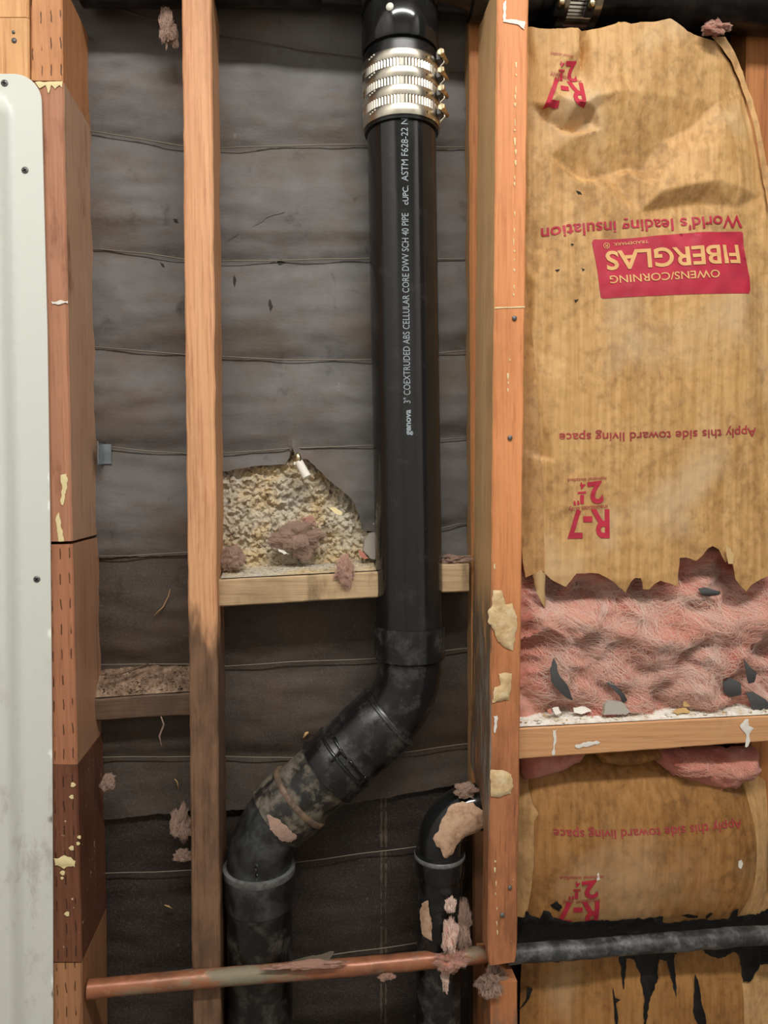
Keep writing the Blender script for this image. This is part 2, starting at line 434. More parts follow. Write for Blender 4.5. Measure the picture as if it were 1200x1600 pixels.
def mat_red(name, c, worn=.68):
    m = N(name); n1 = m.noise(m.co(), 60, 6, .7)
    return m.fin(m.mix(m.mask(n1, worn, worn+.06), m.mix(m.mask(m.noise(m.co(), 25, 4), .3, .7), c, tuple(int(x*.88) for x in c)), (206, 150, 110)), .55)
m_red = mat_red('red_ink', (190, 44, 66)); m_red2 = mat_red('faded_red_ink', (176, 66, 70), .62); m_knock = N('bare_kraft_letter').fin((222, 172, 112), .6)
def mat_wool(name, a, b, c):
    m = N(name); v = m.co(); n1 = m.noise(v, 16, 5, .6, .8); n2 = m.noise(m.co((1, 1, 1), off=(3, 3, 3)), 150, 6, .75, 1.2)
    n3 = m.noise(m.co(off=(7, 1, 2)), 9, 4, .6)
    col = m.ramp(n1, [(.3, a), (.5, b), (.7, c)])
    col = m.mix(m.math('MULTIPLY', m.mask(n3, .56, .74), .5), col, (150, 112, 94))
    col = m.mix(m.math('MULTIPLY', m.mask(n2, .56, .8), .45), col, (240, 208, 196))
    mm = m.fin(col, .95, n2, .8, .004, .1)
    m.b.inputs['Sheen Weight'].default_value = .25; m.b.inputs['Sheen Roughness'].default_value = .6
    return mm
m_wool = mat_wool('pink_glass_wool', (182, 92, 76), (216, 132, 112), (234, 174, 152))
m_fibre = N('pink_fibre').fin((232, 172, 152), .85)
m_fibre_w = N('pale_fibre').fin((236, 206, 190), .85)
m_lint = mat_wool('grey_pink_lint', (136, 108, 92), (168, 136, 118), (194, 156, 136))
m_lint_d = mat_wool('brown_lint', (84, 60, 48), (112, 82, 66), (140, 108, 90))
m_lintf = N('lint_fibre').fin((176, 146, 128), .9); m_lintp = N('pinkish_lint_fibre').fin((196, 154, 136), .9)

m = N('stucco_back'); v = m.co(); n1 = m.noise(v, 13, 5, .6); n2 = m.noise(v, 70, 6, .7); vo = m.n('ShaderNodeTexVoronoi'); vo.inputs['Scale'].default_value = 190; m.l(v, vo.inputs['Vector'])
col = m.ramp(n1, [(.36, (190, 184, 170)), (.5, (194, 180, 156)), (.62, (202, 178, 136)), (.75, (172, 156, 142))])
col = m.mix(m.math('MULTIPLY', m.mask(n2, .5, .75), .6), col, (118, 98, 80))
col = m.mix(m.math('MULTIPLY', m.mask(n2, .48, .3), .4), col, (226, 212, 182))
col = m.mix(m.math('MULTIPLY', m.mask(vo.outputs['Color'], .82, .9), .6), col, (90, 82, 76))
m_stucco = m.fin(col, .9, m.math('ADD', n2, vo.outputs[0]), .8, .003, .2)
m_dust = N('grey_dust').fin((150, 132, 112), .95)
m = N('wood_dust'); n1 = m.noise(m.co(), 80, 6, .7)
m_debris = m.fin(m.ramp(n1, [(.35, (92, 72, 58)), (.55, (140, 116, 96)), (.7, (176, 154, 130))]), .95, n1, .8, .004, .1)
m = N('plaster_dust'); n1 = m.noise(m.co(), 60, 6, .7)
m_plasterdust = m.fin(m.ramp(n1, [(.35, (206, 186, 160)), (.55, (236, 230, 218))]), .95, n1, .6, .003, .1)
m = N('joint_compound'); n1 = m.noise(m.co(), 70, 6, .7)
m_compound = m.fin(m.ramp(n1, [(.3, (190, 156, 110)), (.5, (214, 184, 138)), (.7, (228, 208, 172))]), .85, n1, .6, .003, .2)
m_putty = m.m
m = N('tan_plaster'); n1 = m.noise(m.co(), 80, 6, .7)
m_tanpl = m.fin(m.ramp(n1, [(.3, (134, 100, 80)), (.5, (186, 152, 124)), (.75, (202, 170, 144))]), .9, n1, .6, .003, .2)
m_cream = N('cream_paint').fin((226, 208, 156), .6)
m_whitep = N('white_paint_drip').fin((230, 224, 214), .6)
m = N('black_tar'); n1 = m.noise(m.co(), 60, 6, .65)
m_tar = m.fin(m.mix(m.mask(n1, .5, .8), (16, 16, 17), (52, 50, 50)), m.mask(n1, -.3, 1.3), n1, .5, .003, .4)
m = N('tarred_pipe'); n1 = m.noise(m.co(), 45, 6, .7); n2 = m.noise(m.co(), 160, 6, .7)
m_tarpipe = m.fin(m.mix(m.mask(m.math('ADD', n1, m.math('MULTIPLY', n2, .3)), .55, .9), (44, 44, 45), (116, 116, 116)), .42, n2, .4, .002, .5)
m = N('white_fibreglass'); n1 = m.noise(m.co((1, 1, .5)), 22, 7, .7)
g = m.n('ShaderNodeNewGeometry'); sp = m.n('ShaderNodeSeparateXYZ'); m.l(g.outputs['Position'], sp.inputs[0])
grime = m.math('MULTIPLY', m.mask(n1, .5, .72), m.mask(sp.outputs[2], P(50, 880, -.12).z, P(50, 1330, -.12).z))
m_panel = m.fin(m.mix(m.math('MULTIPLY', grime, .55), (214, 215, 205), (124, 118, 106)), .38, n1, .05, .0005, .4)
m_scrap = N('asphalt_scrap').fin((74, 74, 74), .7)
m_scrap_e = N('scrap_brown_edge').fin((150, 112, 72), .8)
m_chip_g = N('grey_chip').fin((168, 160, 148), .8); m_chip_t = N('tan_chip').fin((196, 158, 104), .8); m_chip_w = N('white_chip').fin((232, 226, 212), .8)
m_chip_r = N('red_chip').fin((186, 120, 100), .8)
m_dark = N('dark_hole').fin((14, 12, 11), .9)

# ------------------------------------------------------------------ the room behind the camera (white walls, ceiling, floor)
m_wallpaint = N('white_wall_paint').fin((222, 221, 217), .7); m_floor = N('beige_floor').fin((128, 116, 102), .5)
def slab(name, x0, y0, z0, x1, y1, z1, mat, label):
    v, f = box((x0+x1)/2, (y0+y1)/2, (z0+z1)/2, x1-x0, y1-y0, z1-z0); o = mk(name, v, f, mat, None, False)
    o['kind'] = 'structure'; o['label'] = label
slab('wall_front', -.9, -2.65, 0, 1.6, -2.6, 2.9, m_wallpaint, 'white painted wall opposite the opened wall')
slab('wall_left', -.95, -2.6, 0, -.9, -.25, 2.9, m_wallpaint, 'white side wall of the room')
slab('wall_right', 1.3, -2.6, 0, 1.35, -1.20, 2.9, m_wallpaint, 'white side wall of the room beside the doorway')
zc = P(600, -122, -.14).z
slab('added_shade_wall', -.9, -.145, zc, 1.6, -.132, 2.9, m_wallpaint, 'unseen drywall added above the opening to shade the bay tops')  # added out of view so its shadow falls across the paper's top
slab('ceiling', -.95, -2.65, 2.9, 1.6, .05, 2.95, m_wallpaint, 'white ceiling')
slab('floor', -.95, -2.65, -.05, 1.6, .05, 0, m_floor, 'beige floor')

# ------------------------------------------------------------------ back wall: building paper, lap, stucco in the torn hole
WX = [
 [(100, -2), (160, 8), (240, 34), (345, 57), (400, 66), (470, 80), (530, 88), (575, 95), (690, 113), (830, 118)],
 [(100, 203), (145, 208), (200, 216), (285, 231), (340, 234), (450, 230), (575, 228), (690, 232), (830, 232)],
 [(100, 387), (148, 390), (230, 398), (290, 407), (340, 410), (460, 408), (578, 405), (690, 406), (830, 406)],
 [(100, 541), (150, 543), (220, 549), (292, 555), (345, 558), (450, 563), (580, 563), (688, 552), (830, 540)],
 [(100, 693), (165, 697), (230, 705), (297, 709), (348, 708), (400, 705), (450, 701), (585, 696), (686, 687), (830, 676)],
 [(100, 868), (155, 868), (200, 868), (297, 862), (350, 858), (585, 838), (688, 825), (716, 818), (830, 808)],
 [(100, 1038), (156, 1037), (297, 1036), (352, 1040), (450, 1033), (585, 1028), (690, 1016), (716, 1013), (830, 1004)],
 [(100, 1182), (162, 1181), (300, 1180), (354, 1180), (455, 1182), (620, 1175), (715, 1162), (830, 1150)],
 [(100, 1364), (165, 1362), (300, 1357), (460, 1345), (650, 1320), (830, 1298)],
 [(100, 1540), (190, 1527), (300, 1511), (460, 1497), (645, 1471), (830, 1448)]]
def wire_y(k, x):
    if k < 0: return wire_y(0, x)-150
    if k >= len(WX): return wire_y(len(WX)-1, x)+160
    return np.interp(x, [p[0] for p in WX[k]], [p[1] for p in WX[k]])
def paper_f(amp, seed):
    def f(v):
        x, y = v[:, 0], v[:, 1]; out = np.zeros(len(v))
        for k in range(-1, len(WX)):
            a, b = wire_y(k, x), wire_y(k+1, x)
            m_ = (y >= a) & (y < b); u = np.clip((y-a)/(b-a), 0, 1)
            q = np.sin(np.pi*u**1.25)**.8*amp
            out[m_] = q[m_]
        w1 = nz(np.stack([x*.35, y], 1), .045, seed, 2)
        w2 = nz(np.stack([x*.3+y*.4, y*1.6], 1), .03, seed+4)
        out += .0022*w1+.0026*w2
        return out
    return f
HOLE = [(346, 738), (372, 733), (400, 728), (425, 727), (446, 726), (452, 716), (457, 700), (462, 716), (480, 718), (497, 734), (515, 752), (533, 766), (547, 778), (556, 796), (563, 814), (563, 826), (590, 832), (592, 892), (560, 904), (480, 906), (346, 910)]
LAP = [(100, 1290), (165, 1277), (300, 1262), (500, 1260), (560, 1250), (640, 1236), (720, 1221), (830, 1204)]
wall = bpy.data.objects.new('wall_back', None); C.objects.link(wall); wall.location = P(480, 1640, 0); WL['wall_back'] = wall.location.copy()
wall['kind'] = 'structure'; wall['label'] = 'black asphalt building paper across the back of the open wall bays'
pf = paper_f(.0125, 1.0)
def up_f(v):
    h = pf(v); d = segdist(v, HOLE)
    right = (v[:, 0] > 455)
    return h+np.where(right, .010, .003)*np.exp(-(d/9)**2)
LAP1 = [(100, 873), (306, 867), (338, 925), (830, 915)]
pm = paper_f(.0110, 3.0)
sheet('paper_sheet', [(100, 840), (300, 834), (332, 890), (830, 880)]+LAP[::-1], 7, lambda v: pm(v)-.0025, 0.0008, .0009, m_paper_mid, wall, jag=1.5, spb=5)
sheet('paper_sheet', [(100, -45), (830, -45)]+LAP1[::-1], 7, up_f, 0.0, .0009, m_paper_up, wall, holes=[HOLE], jag=1.5, spb=4)
pl = paper_f(.004, 5.0)
sheet('paper_sheet', [(100, 1235), (830, 1150), (830, 1780), (100, 1780)], 9, lambda v: pl(v)-.004, 0.0015, .0009, m_paper_low, wall)
sheet('sheathing', [(60, -60), (1260, -60), (1260, 1780), (60, 1780)], 60, lambda v: np.zeros(len(v)), .030, .012, m_paper_low, wall)

def stucco_f(v):
    out = np.empty(len(v))
    for i, (x, y) in enumerate(v):
        p = Vector((x*.085, y*.085, 1.7)); d, _ = noise.voronoi(p*1.25+noise.noise_vector(p*1.3)*.6)
        big = noise.noise(Vector((x*.02, y*.02, .3)))
        p2 = p*2.3; d2, _ = noise.voronoi(p2+noise.noise_vector(p2)*.5)
        out[i] = .0120*(1-min(d[0], 1.0))**1.3+.0050*(1-min(d2[0], 1))+.006*big
    sl = np.clip((v[:, 1]-720)/180, 0, 1)
    return out+.020*sl**1.4-.006
sheet('stucco_fill', [(336, 726), (400, 718), (450, 690), (470, 700), (500, 726), (560, 780), (600, 820), (600, 912), (336, 914)], 2.1, stucco_f, 0.004, .01, m_stucco, wall)

ORD = ['topmost', 'second', 'third', 'fourth', 'fifth', 'sixth', 'seventh', 'eighth', 'ninth', 'lowest']
for k, wx in enumerate(WX):
    pts = []
    for x in np.arange(104, 829, 9.0):
        if k == 5 and 352 < x < 600: 
            pass
        p = P(x, float(wire_y(k, x)), 0); p.y -= .0048+.0008*math.sin(x*.05+k); pts.append(p)
    v, f = tube(pts, .0008, 6)
    o = mk('line_wire', v, f, m_wire)
    tag(o, f'{ORD[k]} of the thin horizontal wires stretched across the black paper', 'wire', 'line wires across the building paper')

# ------------------------------------------------------------------ lumber
def lum(name, mat, label, cat, *a, group=None, **k):
    v, f = board(*a, **k); o = mk(name, v, f, mat, None, True); auto(o, 25)
    return tag(o, label, cat, group)
YP = -.115
G = 'stacked blocks of the left post'
pb1 = lum('post_block', m_post_a, 'orange incised post block at top left above the white panel', 'timber post', (48, -30), (48, 126), (96.5, -30), (98, 126), YP, 0.0, group=G, seed=1)
pb0 = lum('wood_board', m_board, 'pale orange board beside the post top, above the white panel corner', 'board', (-45, 28), (-40, 1780), (44.5, 28), (66, 1780), YP-.001, -.04, seed=2)
pb00 = lum('wood_board', m_board, 'short pale board end at the very top left corner', 'board', (-45, -40), (-45, 26.5), (44, -40), (44.5, 26.5), YP-.001, -.04, seed=22, n=8)
for (qx, qy, qr) in ((21, 50, 2.2), (22, 63, 3.6)):
    c = P(qx, qy, YP-.0016); v, f = tube([c+Vector((0, .002, 0)), c-Vector((0, .0004, 0))], qr*M(YP), 12); mk('nail_head', v, f, m_screw, pb0)
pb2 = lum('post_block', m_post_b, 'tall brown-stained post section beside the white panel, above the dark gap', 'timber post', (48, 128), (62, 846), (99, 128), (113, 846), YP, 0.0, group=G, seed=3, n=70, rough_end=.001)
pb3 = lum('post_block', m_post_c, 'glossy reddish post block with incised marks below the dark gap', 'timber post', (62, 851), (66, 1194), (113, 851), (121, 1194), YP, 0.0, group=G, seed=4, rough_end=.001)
pb4 = lum('post_block', m_post_d, 'dark brown paint-spattered post block near the lower left', 'timber post', (66, 1195), (68, 1503), (121, 1195), (128, 1503), YP-.0015, 0.0, group=G, seed=5)
pb5 = lum('post_block', m_post_e, 'plain incised fir post block at the bottom left beside the copper pipe end', 'timber post', (68, 1504), (69, 1780), (128, 1504), (131, 1780), YP, 0.0, group=G, seed=6)
YS = -.090
s1 = lum('wall_stud', m_stud1, 'narrow wall stud left of the black drain pipe, weathered dark below', 'wall stud', (283.5, -30), (303, 1780), (330, -30), (347, 1780), YS, -.001, n=120, wob=.0010, seed=7)
YF = -.130
def dep(t):
    py = -30+t*(1489+30)
    return .105 if py < 1228 else (.105-.075*min(1, (py-1228)/45))
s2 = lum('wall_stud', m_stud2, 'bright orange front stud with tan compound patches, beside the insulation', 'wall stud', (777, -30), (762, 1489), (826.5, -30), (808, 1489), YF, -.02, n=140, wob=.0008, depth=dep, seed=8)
v, f = board((762, 1488), (765, 1509), (808, 1488), (806, 1503), YF, YF+.016, n=6, seed=8)
auto(mk('lip', v, f, m_stud2, s2), 25)
furr = lum('furring_strip', m_furr, 'slim furring strip with rounded top behind the orange stud', 'wood strip', (733, 9), (741, 1780), (760, 9), (768, 1780), -.034, -.0012, n=100, seed=9, ch=.003)
s2b = lum('wall_stud', m_stud_low, 'short orange stud stub below the copper pipe, fluff on top', 'wall stud', (766, 1534), (768, 1780), (809, 1536), (809, 1780), -.118, -.036, n=20, rough_end=.003, seed=10)
s3 = lum('wall_stud', m_stud3, 'orange stud at the far right behind the insulation edge', 'wall stud', (1166, -30), (1176, 1780), (1212, -30), (1216, 1780), -.040, 0.0, n=40, seed=11)
GB = 'horizontal blocking between studs'
b1 = lum('blocking', m_blk_left, 'dirty weathered block between the left post and narrow stud, debris on top', 'wood block', (143, 1093), (306, 1082), (143, 1128), (306, 1117), -.036, -.001, n=24, group=GB, seed=12, wob=.0012)
b2 = lum('blocking', m_blk_mid, 'pale wooden block under the crumbly stucco hole, left of the drain pipe', 'wood block', (342, 906), (592, 893), (343, 948), (590, 934), -.062, -.001, n=30, group=GB, seed=13, rough_end=.004)
b3 = lum('blocking', m_blk_mid, 'short wooden block end between the drain pipe and furring strip', 'wood block', (690, 882), (733, 881), (688, 926), (733, 925), -.058, -.001, n=10, group=GB, seed=14)
b4 = lum('blocking', m_blk_right, 'clean wooden block under the torn pink insulation, dusted white on top', 'wood block', (806, 1138), (1225, 1117), (806, 1187), (1225, 1157), -.108, -.012, n=50, group=GB, seed=15)

# compound patches, paint and nails on the lumber (thin parts that belong to the boards)
def patch(name, poly, Y, th, mat, parent, sp=4, jag=2.5):
    def f(v):
        d = segdist(v, poly); return th*np.clip(d/5, .15, 1)*(1+.35*nz(v, .12, 2.0, 2))
    return sheet(name, poly, sp, f, Y, .0, mat, parent, jag=jag, spb=3)
patch('compound_patch', [(770, 922), (784, 921), (790, 944), (800, 942), (806, 960), (807, 985), (801, 1016), (790, 1012), (778, 1002), (772, 985), (764, 975), (762, 955), (769, 945)], YF-.0008, .003, m_compound, s2)
patch('compound_patch', [(778, 1052), (800, 1052), (798, 1078), (795, 1094), (769, 1098), (772, 1074), (782, 1070)], YF-.0008, .003, m_compound, s2)
patch('compound_patch', [(766, 1203), (785, 1203), (799, 1210), (803, 1228), (798, 1240), (780, 1246), (767, 1244)], YF-.0008, .0028, m_compound, s2)
patch('compound_patch', [(771, 881), (774, 881), (774, 890), (771, 888)], YF-.0008, .002, m_compound, s2, 3)
patch('paint_drip', [(771, 1119), (777, 1118), (777, 1126), (774, 1145), (772, 1145), (772, 1127)], YF-.0008, .001, m_whitep, s2, 3)
rs = random.Random(5)
for (x0, y0, x1, y1, k) in ((806, 90, 804.5, 300, 12), (804, 330, 802, 470, 8), (773, 1335, 777, 1465, 7), (796, 560, 792, 620, 4)):
    for i in range(k):
        t = (i+rs.uniform(0, .6))/k; x, y = x0+(x1-x0)*t+rs.uniform(-1, 1), y0+(y1-y0)*t; ln = rs.uniform(4, 14); wd = rs.uniform(.7, 1.6)
        patch('paint_streak', [(x-wd, y), (x+wd, y+1), (x+wd*.8, y+ln*.6), (x, y+ln), (x-wd*.9, y+ln*.5)], YF-.0008, .0006, m_cream, s2, 3, .8)
patch('paint_streak', [(786, 6), (791, 0), (790, 30), (808, 31), (821, 34), (819, 46), (808, 38), (786, 34)], YF-.0008, .0008, m_whitep, s2, 3, 1.5)
patch('paint_streak', [(773, 480), (820, 478.5), (820, 480.5), (773, 482)], YF-.0008, .0006, m_cream, s2, 3, .6)
for (px, py, r) in ((804, 497, 4), (797, 684, 4), (795, 1229, 3.6), (797, 1387, 3.4), (785, 1430, 4)):
    c = P(px, py, YF-.001); v, f = tube([c+Vector((0, .001, 0)), c, c-Vector((0, .0012, 0)), c-Vector((0, .0012, 0))], [r*M(YF), r*M(YF), r*.8*M(YF), .0004], 14)
    mk('nail_head', v, f, m_screw, s2)
patch('paint_spot', [(95, 742), (104, 740), (106, 748), (103, 770), (98, 790), (95, 785), (97, 765)], YP-.0008, .001, m_cream, pb2, 3)
patch('paint_spot', [(80, 471), (106, 470), (106, 474), (82, 475)], YP-.0008, .0008, m_whitep, pb2, 3)
patch('paint_spot', [(55, 128), (98, 127), (97, 137), (93, 133), (86, 139), (80, 133), (76, 146), (71, 133), (62, 138), (58, 133)], YP-.0008, .0008, m_cream, pb2, 3, 1)
patch('paint_spot', [(87, 810), (92, 800), (95, 820), (100, 846), (91, 846)], YP-.0008, .0008, m_cream, pb2, 3)
patch('paint_spot', [(84, 1341), (100, 1336), (118, 1345), (117, 1355), (106, 1354), (97, 1356), (86, 1352)], YP-.0024, .0012, m_cream, pb4, 3, 4)
for (px, py, r) in ((98, 1364, 4), (112, 1325, 4), (122, 1318, 3), (124, 1308, 3), (105, 1428, 4), (97, 1372, 2.5), (112, 1245, 3.5), (114, 1226, 4)):
    poly = [(px+r*math.cos(a)*(1+.3*math.sin(3*a+px)), py+r*math.sin(a)) for a in np.linspace(0, 2*math.pi, 9)[:-1]]
    patch('paint_spot', poly, YP-.0024, .001, m_cream, pb4, 3, 1)
# drips on right block
patch('paint_drip', [(864, 1141), (870, 1140), (869, 1160), (866, 1180), (863, 1180), (865, 1160)], -.1088, .0008, m_whitep, b4, 3)
patch('paint_drip', [(898, 1165), (915, 1160), (932, 1157), (938, 1160), (925, 1165), (902, 1169)], -.1088, .001, m_whitep, b4, 3)
patch('paint_drip', [(1156, 1134), (1164, 1124), (1170, 1124), (1170, 1134), (1178, 1138), (1171, 1146), (1169, 1166), (1164, 1167), (1165, 1146)], -.1088, .001, m_whitep, b4, 3)

# ------------------------------------------------------------------ white shower surround edge with screws
pan = thing('shower_surround', 'white moulded shower wall panel with screwed flange at the left edge', 'wall panel', P(20, 1640, YP-.002))
YW = YP-.003
outer = [(-60, 117)]+[(22, 117)]+[(22+44*math.sin(a), 117+44*(1-math.cos(a))*1.0) for a in np.linspace(.15, math.pi/2, 9)]+[(70, 330), (75, 520), (79, 800), (82, 1100), (83.5, 1400), (84, 1780), (-60, 1780)]
def inner_x(y): return np.interp(y, [100, 200, 520, 800, 1100, 1400, 1640], [-2, 21, 28, 34, 37, 42, 45])
def pan_f(v):
    x, y = v[:, 0], v[:, 1]; xi = inner_x(np.maximum(y, 200))
    d = np.minimum(xi-x, (y-146))          # signed distance inside the raised field
    corner = (xi-x < 40) & (y-146 < 40)
    cd = 40-np.hypot(40-np.minimum(xi-x, 40), 40-np.minimum(y-146, 40))
    d = np.where(corner, np.minimum(d, cd), d)
    t = np.clip(d/20, 0, 1); t = t*t*(3-2*t)
    return .016*t+.0022
sheet('flange', outer, 6, pan_f, YW, .0025, m_panel, pan, spb=11)
for (px, py, tilt) in ((7, 130, 0), (39, 266, .5), (57.5, 905, .9)):
    c = P(px, py, YW-.0022); R = 5.6*M(YW)
    v, f = tube([c+Vector((0, .002, 0)), c+Vector((0, .0005, 0)), c-Vector((0, .0007, 0)), c-Vector((0, .0011, 0))], [R, R, R*.82, .0005], 20)
    sc = mk('screw', v, f, m_screw, pan)
    for k in range(2):
        a = tilt+k*math.pi/2; e1 = Vector((math.cos(a), 0, math.sin(a))); e2 = Vector((-math.sin(a), 0, math.cos(a)))
        bv, bf = box(c.x, c.y-.0011, c.z, R*1.1, .0004, R*.26, (e1, Vector((0, 1, 0)), e2)); mk('recess', bv, bf, m_dark, sc, False)

# ------------------------------------------------------------------ main drain stack
YC = -.050; R3 = .0445
def pc(px, py, Y=YC): return P(px, py, Y)
pt, pbm = pc(625, 60), pc(640.5, 1003)
drain = thing('drain_pipe', 'long glossy black vertical drain pipe with white printed lettering', 'pipe', pbm)
v, f = tube([pt.lerp(pbm, t) for t in np.linspace(0, 1, 14)], R3, 56); auto(mk('pipe_body', v, f, m_abs, drain), 40)

def text_mesh(s, bold=0.0):
    cu = bpy.data.curves.new('lettering', 'FONT'); cu.body = s; cu.size = 1; cu.offset = bold; cu.resolution_u = 4
    o = bpy.data.objects.new('lettering_tmp', cu); C.objects.link(o)
    dg = bpy.context.evaluated_depsgraph_get(); me = bpy.data.meshes.new_from_object(o.evaluated_get(dg))
    bpy.data.objects.remove(o); bpy.data.curves.remove(cu)
    return me
def lettering(name, s, mapper, mat, parent, bold=0.0, cuts=None, cap=.70, fine=False):
    """mapper(u, t): u 0..1 along the line, t in cap heights -> world points (Nx3)"""
    me = text_mesh(s, bold); bm = bmesh.new(); bm.from_mesh(me); bpy.data.meshes.remove(me)
    bmesh.ops.triangulate(bm, faces=bm.faces[:])
    xs = [q.co.x for q in bm.verts]; x0, x1 = min(xs), max(xs)
    k = cuts or max(2, int((x1-x0)/(.07 if fine else .35)))
    for i in range(1, k):
        bmesh.ops.bisect_plane(bm, geom=bm.verts[:]+bm.edges[:]+bm.faces[:], plane_co=(x0+(x1-x0)*i/k, 0, 0), plane_no=(1, 0, 0))
    for z in (np.arange(0, .75, .07) if fine else (.0, .22, .45)):
        bmesh.ops.bisect_plane(bm, geom=bm.verts[:]+bm.edges[:]+bm.faces[:], plane_co=(0, z, 0), plane_no=(0, 1, 0))
    bmesh.ops.triangulate(bm, faces=bm.faces[:]); bm.verts.index_update()
    c = np.array([tuple(q.co) for q in bm.verts]); fs = [tuple(q.index for q in ff.verts) for ff in bm.faces]; bm.free()
    w3 = mapper((c[:, 0]-x0)/(x1-x0), c[:, 1]/cap)
    return mk(name, w3, fs, mat, parent, False)
def pipe_line(s, y0, y1, xb, capm, bold=0.0):
    # reads upward; letter tops to the left
    def mp(u, t):
        out = np.empty((len(u), 3))
        for i in range(len(u)):
            py = y0+(y1-y0)*u[i]
            q = (py-60)/(1003-60); c = pt.lerp(pbm, q)
            z = P(634, py, YC-R3).z
            c = Vector((c.x, c.y, z)); tt = (z-pt.z)/(pbm.z-pt.z); cx = pt.x+(pbm.x-pt.x)*tt
            xw = P(np.interp(py, [180, 400, 690], xb), py, YC-R3).x
            a0 = math.asin(max(-1, min(1, (xw-cx)/R3))); a = a0-t[i]*capm/R3
            out[i] = (cx+(R3+.0003)*math.sin(a), c.y-(R3+.0003)*math.cos(a), z)
        return out
    lettering('printed_lettering', s, mp, m_print, drain, bold)
XB = [637, 638.5, 642]
pipe_line('genova', 680, 640, XB, .0076, .03)
pipe_line('3" COEXTRUDED ABS CELLULAR CORE DWV SCH 40 PIPE', 630, 333, XB, .0084)
pipe_line('cUPC.', 320, 290, XB, .0070, .012)
pipe_line('ASTM F628-22 NSF', 283, 172, XB, .0084)

# banded coupling
cpl = thing('banded_coupling', 'stainless steel four-band coupling clamped around the black pipe top', 'pipe coupling', pc(628, 196))
def ax(py): return pt.lerp(pbm, (py-60)/(1003-60))
SH = 25
def ringz(pys, rs, seg=64): return tube([ax(a+SH) for a in pys], rs, seg)
v, f = ringz([66, 66, 70, 176, 181, 181], [.044, .0475, .0482, .0482, .0475, .044]); auto(mk('rubber_sleeve', v, f, m_rubber, cpl), 40)
bands = [(80.5, 94.5), (106, 121), (132.5, 147), (159.5, 175.5)]; bands = [(a+1, b+1) for a, b in bands]
for a, b in bands:
    v, f = ringz([a, a, a+1, b-1, b, b], [.0480, .0496, .0500, .0500, .0496, .0480], 80); auto(mk('clamp_band', v, f, m_steel, cpl), 40)
for i in range(3):
    a, b = bands[i][1]-.5, bands[i+1][0]+.5; V, Fc = [], []; n = 150
    for j, py in enumerate((a, b)):
        c = ax(py+SH)
        for s in range(n):
            r = .0490+(.0007 if s % 2 else -.0003); an = 2*math.pi*s/n; V.append(c+Vector((r*math.cos(an), r*math.sin(an), 0)))
    Fc = [(s, (s+1) % n, n+(s+1) % n, n+s) for s in range(n)]
    mk('corrugated_shield', V, Fc, m_steel_rib, cpl, False)
for i, (a, b) in enumerate(bands):
    py = (a+b)/2+3+12; c = ax(py); ang = math.radians(-28)
    d = Vector((math.cos(ang), math.sin(ang), 0)); tg = Vector((-math.sin(ang), math.cos(ang), 0))
    hc = c+d*.0535
    v, f = box(hc.x, hc.y, hc.z, .005, .016, .0095, (d, tg, Vector((0, 0, 1)))); hs = mk('worm_housing', v, f, m_screw, cpl, False)
    bc = c+d*.0585-tg*.006
    v, f = tube([bc+tg*.016, bc-tg*.005], .0030, 12); s1_ = mk('clamp_screw', v, f, m_bolt, cpl)
    e = bc-tg*.005
    v, f = tube([e+tg*.001, e-tg*.004, e-tg*.0046, e-tg*.0030, e-tg*.0028], [.0046, .0046, .0038, .0032, .0005], 6); auto(mk('hex_head', v, f, m_bolt, s1_, False), 20)
    tail = [bc+Vector((0, 0, -.004)), bc+d*.002+Vector((0, 0, -.009)), bc-d*.003+Vector((0, 0, -.013)), bc-d*.005+Vector((0, 0, -.017))]
    v, f = tube(tail, .0011, 6); mk('band_tail', v, f, m_steel, cpl)
for a, b in bands:      # little slots in the bands and the stamped marks
    for ang, wd in ((-58, .0012), ):
        c = ax((a+b)/2+SH); an = math.radians(ang); d = Vector((math.cos(an), math.sin(an), 0)); tg = Vector((-math.sin(an), math.cos(an), 0))
        q = c+d*.0501; v, f = box(q.x, q.y, q.z, .0006, wd, .0025, (d, tg, Vector((0, 0, 1)))); mk('slot', v, f, m_dark, cpl, False)
    for k, ang in enumerate((-139, -144, -149)):
        c = ax((a+b)/2+2+k*1.2+SH-6); an = math.radians(ang); d = Vector((math.cos(an), math.sin(an), 0)); tg = Vector((-math.sin(an), math.cos(an), 0))
        q = c+d*.0501; v, f = box(q.x, q.y, q.z, .0005, .0022, .0016, (d, tg, Vector((0, 0, 1)))); mk('stamp_mark', v, f, m_white_dot, cpl, False)

# tee fitting at the top with horizontal branches
tee = thing('tee_fitting', 'black drain tee fitting above the steel coupling at the top', 'pipe fitting', pc(624, 66))
c0 = pc(624, 70); up = Vector((0, 0, 1))
v, f = tube([ax(86), ax(86), ax(83), ax(30), ax(26), ax(26), ax(-60)], [.040, .0480, .0495, .0495, .047, .0445, .0445], 56); auto(mk('hub', v, f, m_abs, tee), 40)
hc = pc(622, -38)
v, f = tube([hc+Vector((-.065, 0, 0)), hc+Vector((-.06, 0, 0)), hc+Vector((-.02, 0, 0)), hc+Vector((.02, 0, 0)), hc+Vector((.06, 0, 0)), hc+Vector((.085, 0, 0))], [.040, .043, .048, .048, .043, .040], 40); auto(mk('branch_body', v, f, m_abs, tee), 40)
for s, x in ((-1, .055), (1, .055)):
    a = hc+Vector((s*.045, 0, 0)); b = hc+Vector((s*.098, 0, 0))
    v, f = tube([a, a, b, b], [.03, .0445, .0445, .03], 40); auto(mk('branch_hub', v, f, m_abs, tee), 40)
dc = ax(48); an = math.radians(-112); d = Vector((math.cos(an), math.sin(an), 0)); q = dc+d*.0494
v, f = tube([q, q+d*.0006], .0048, 18); mk('white_dot', v, f, m_white_dot, tee)
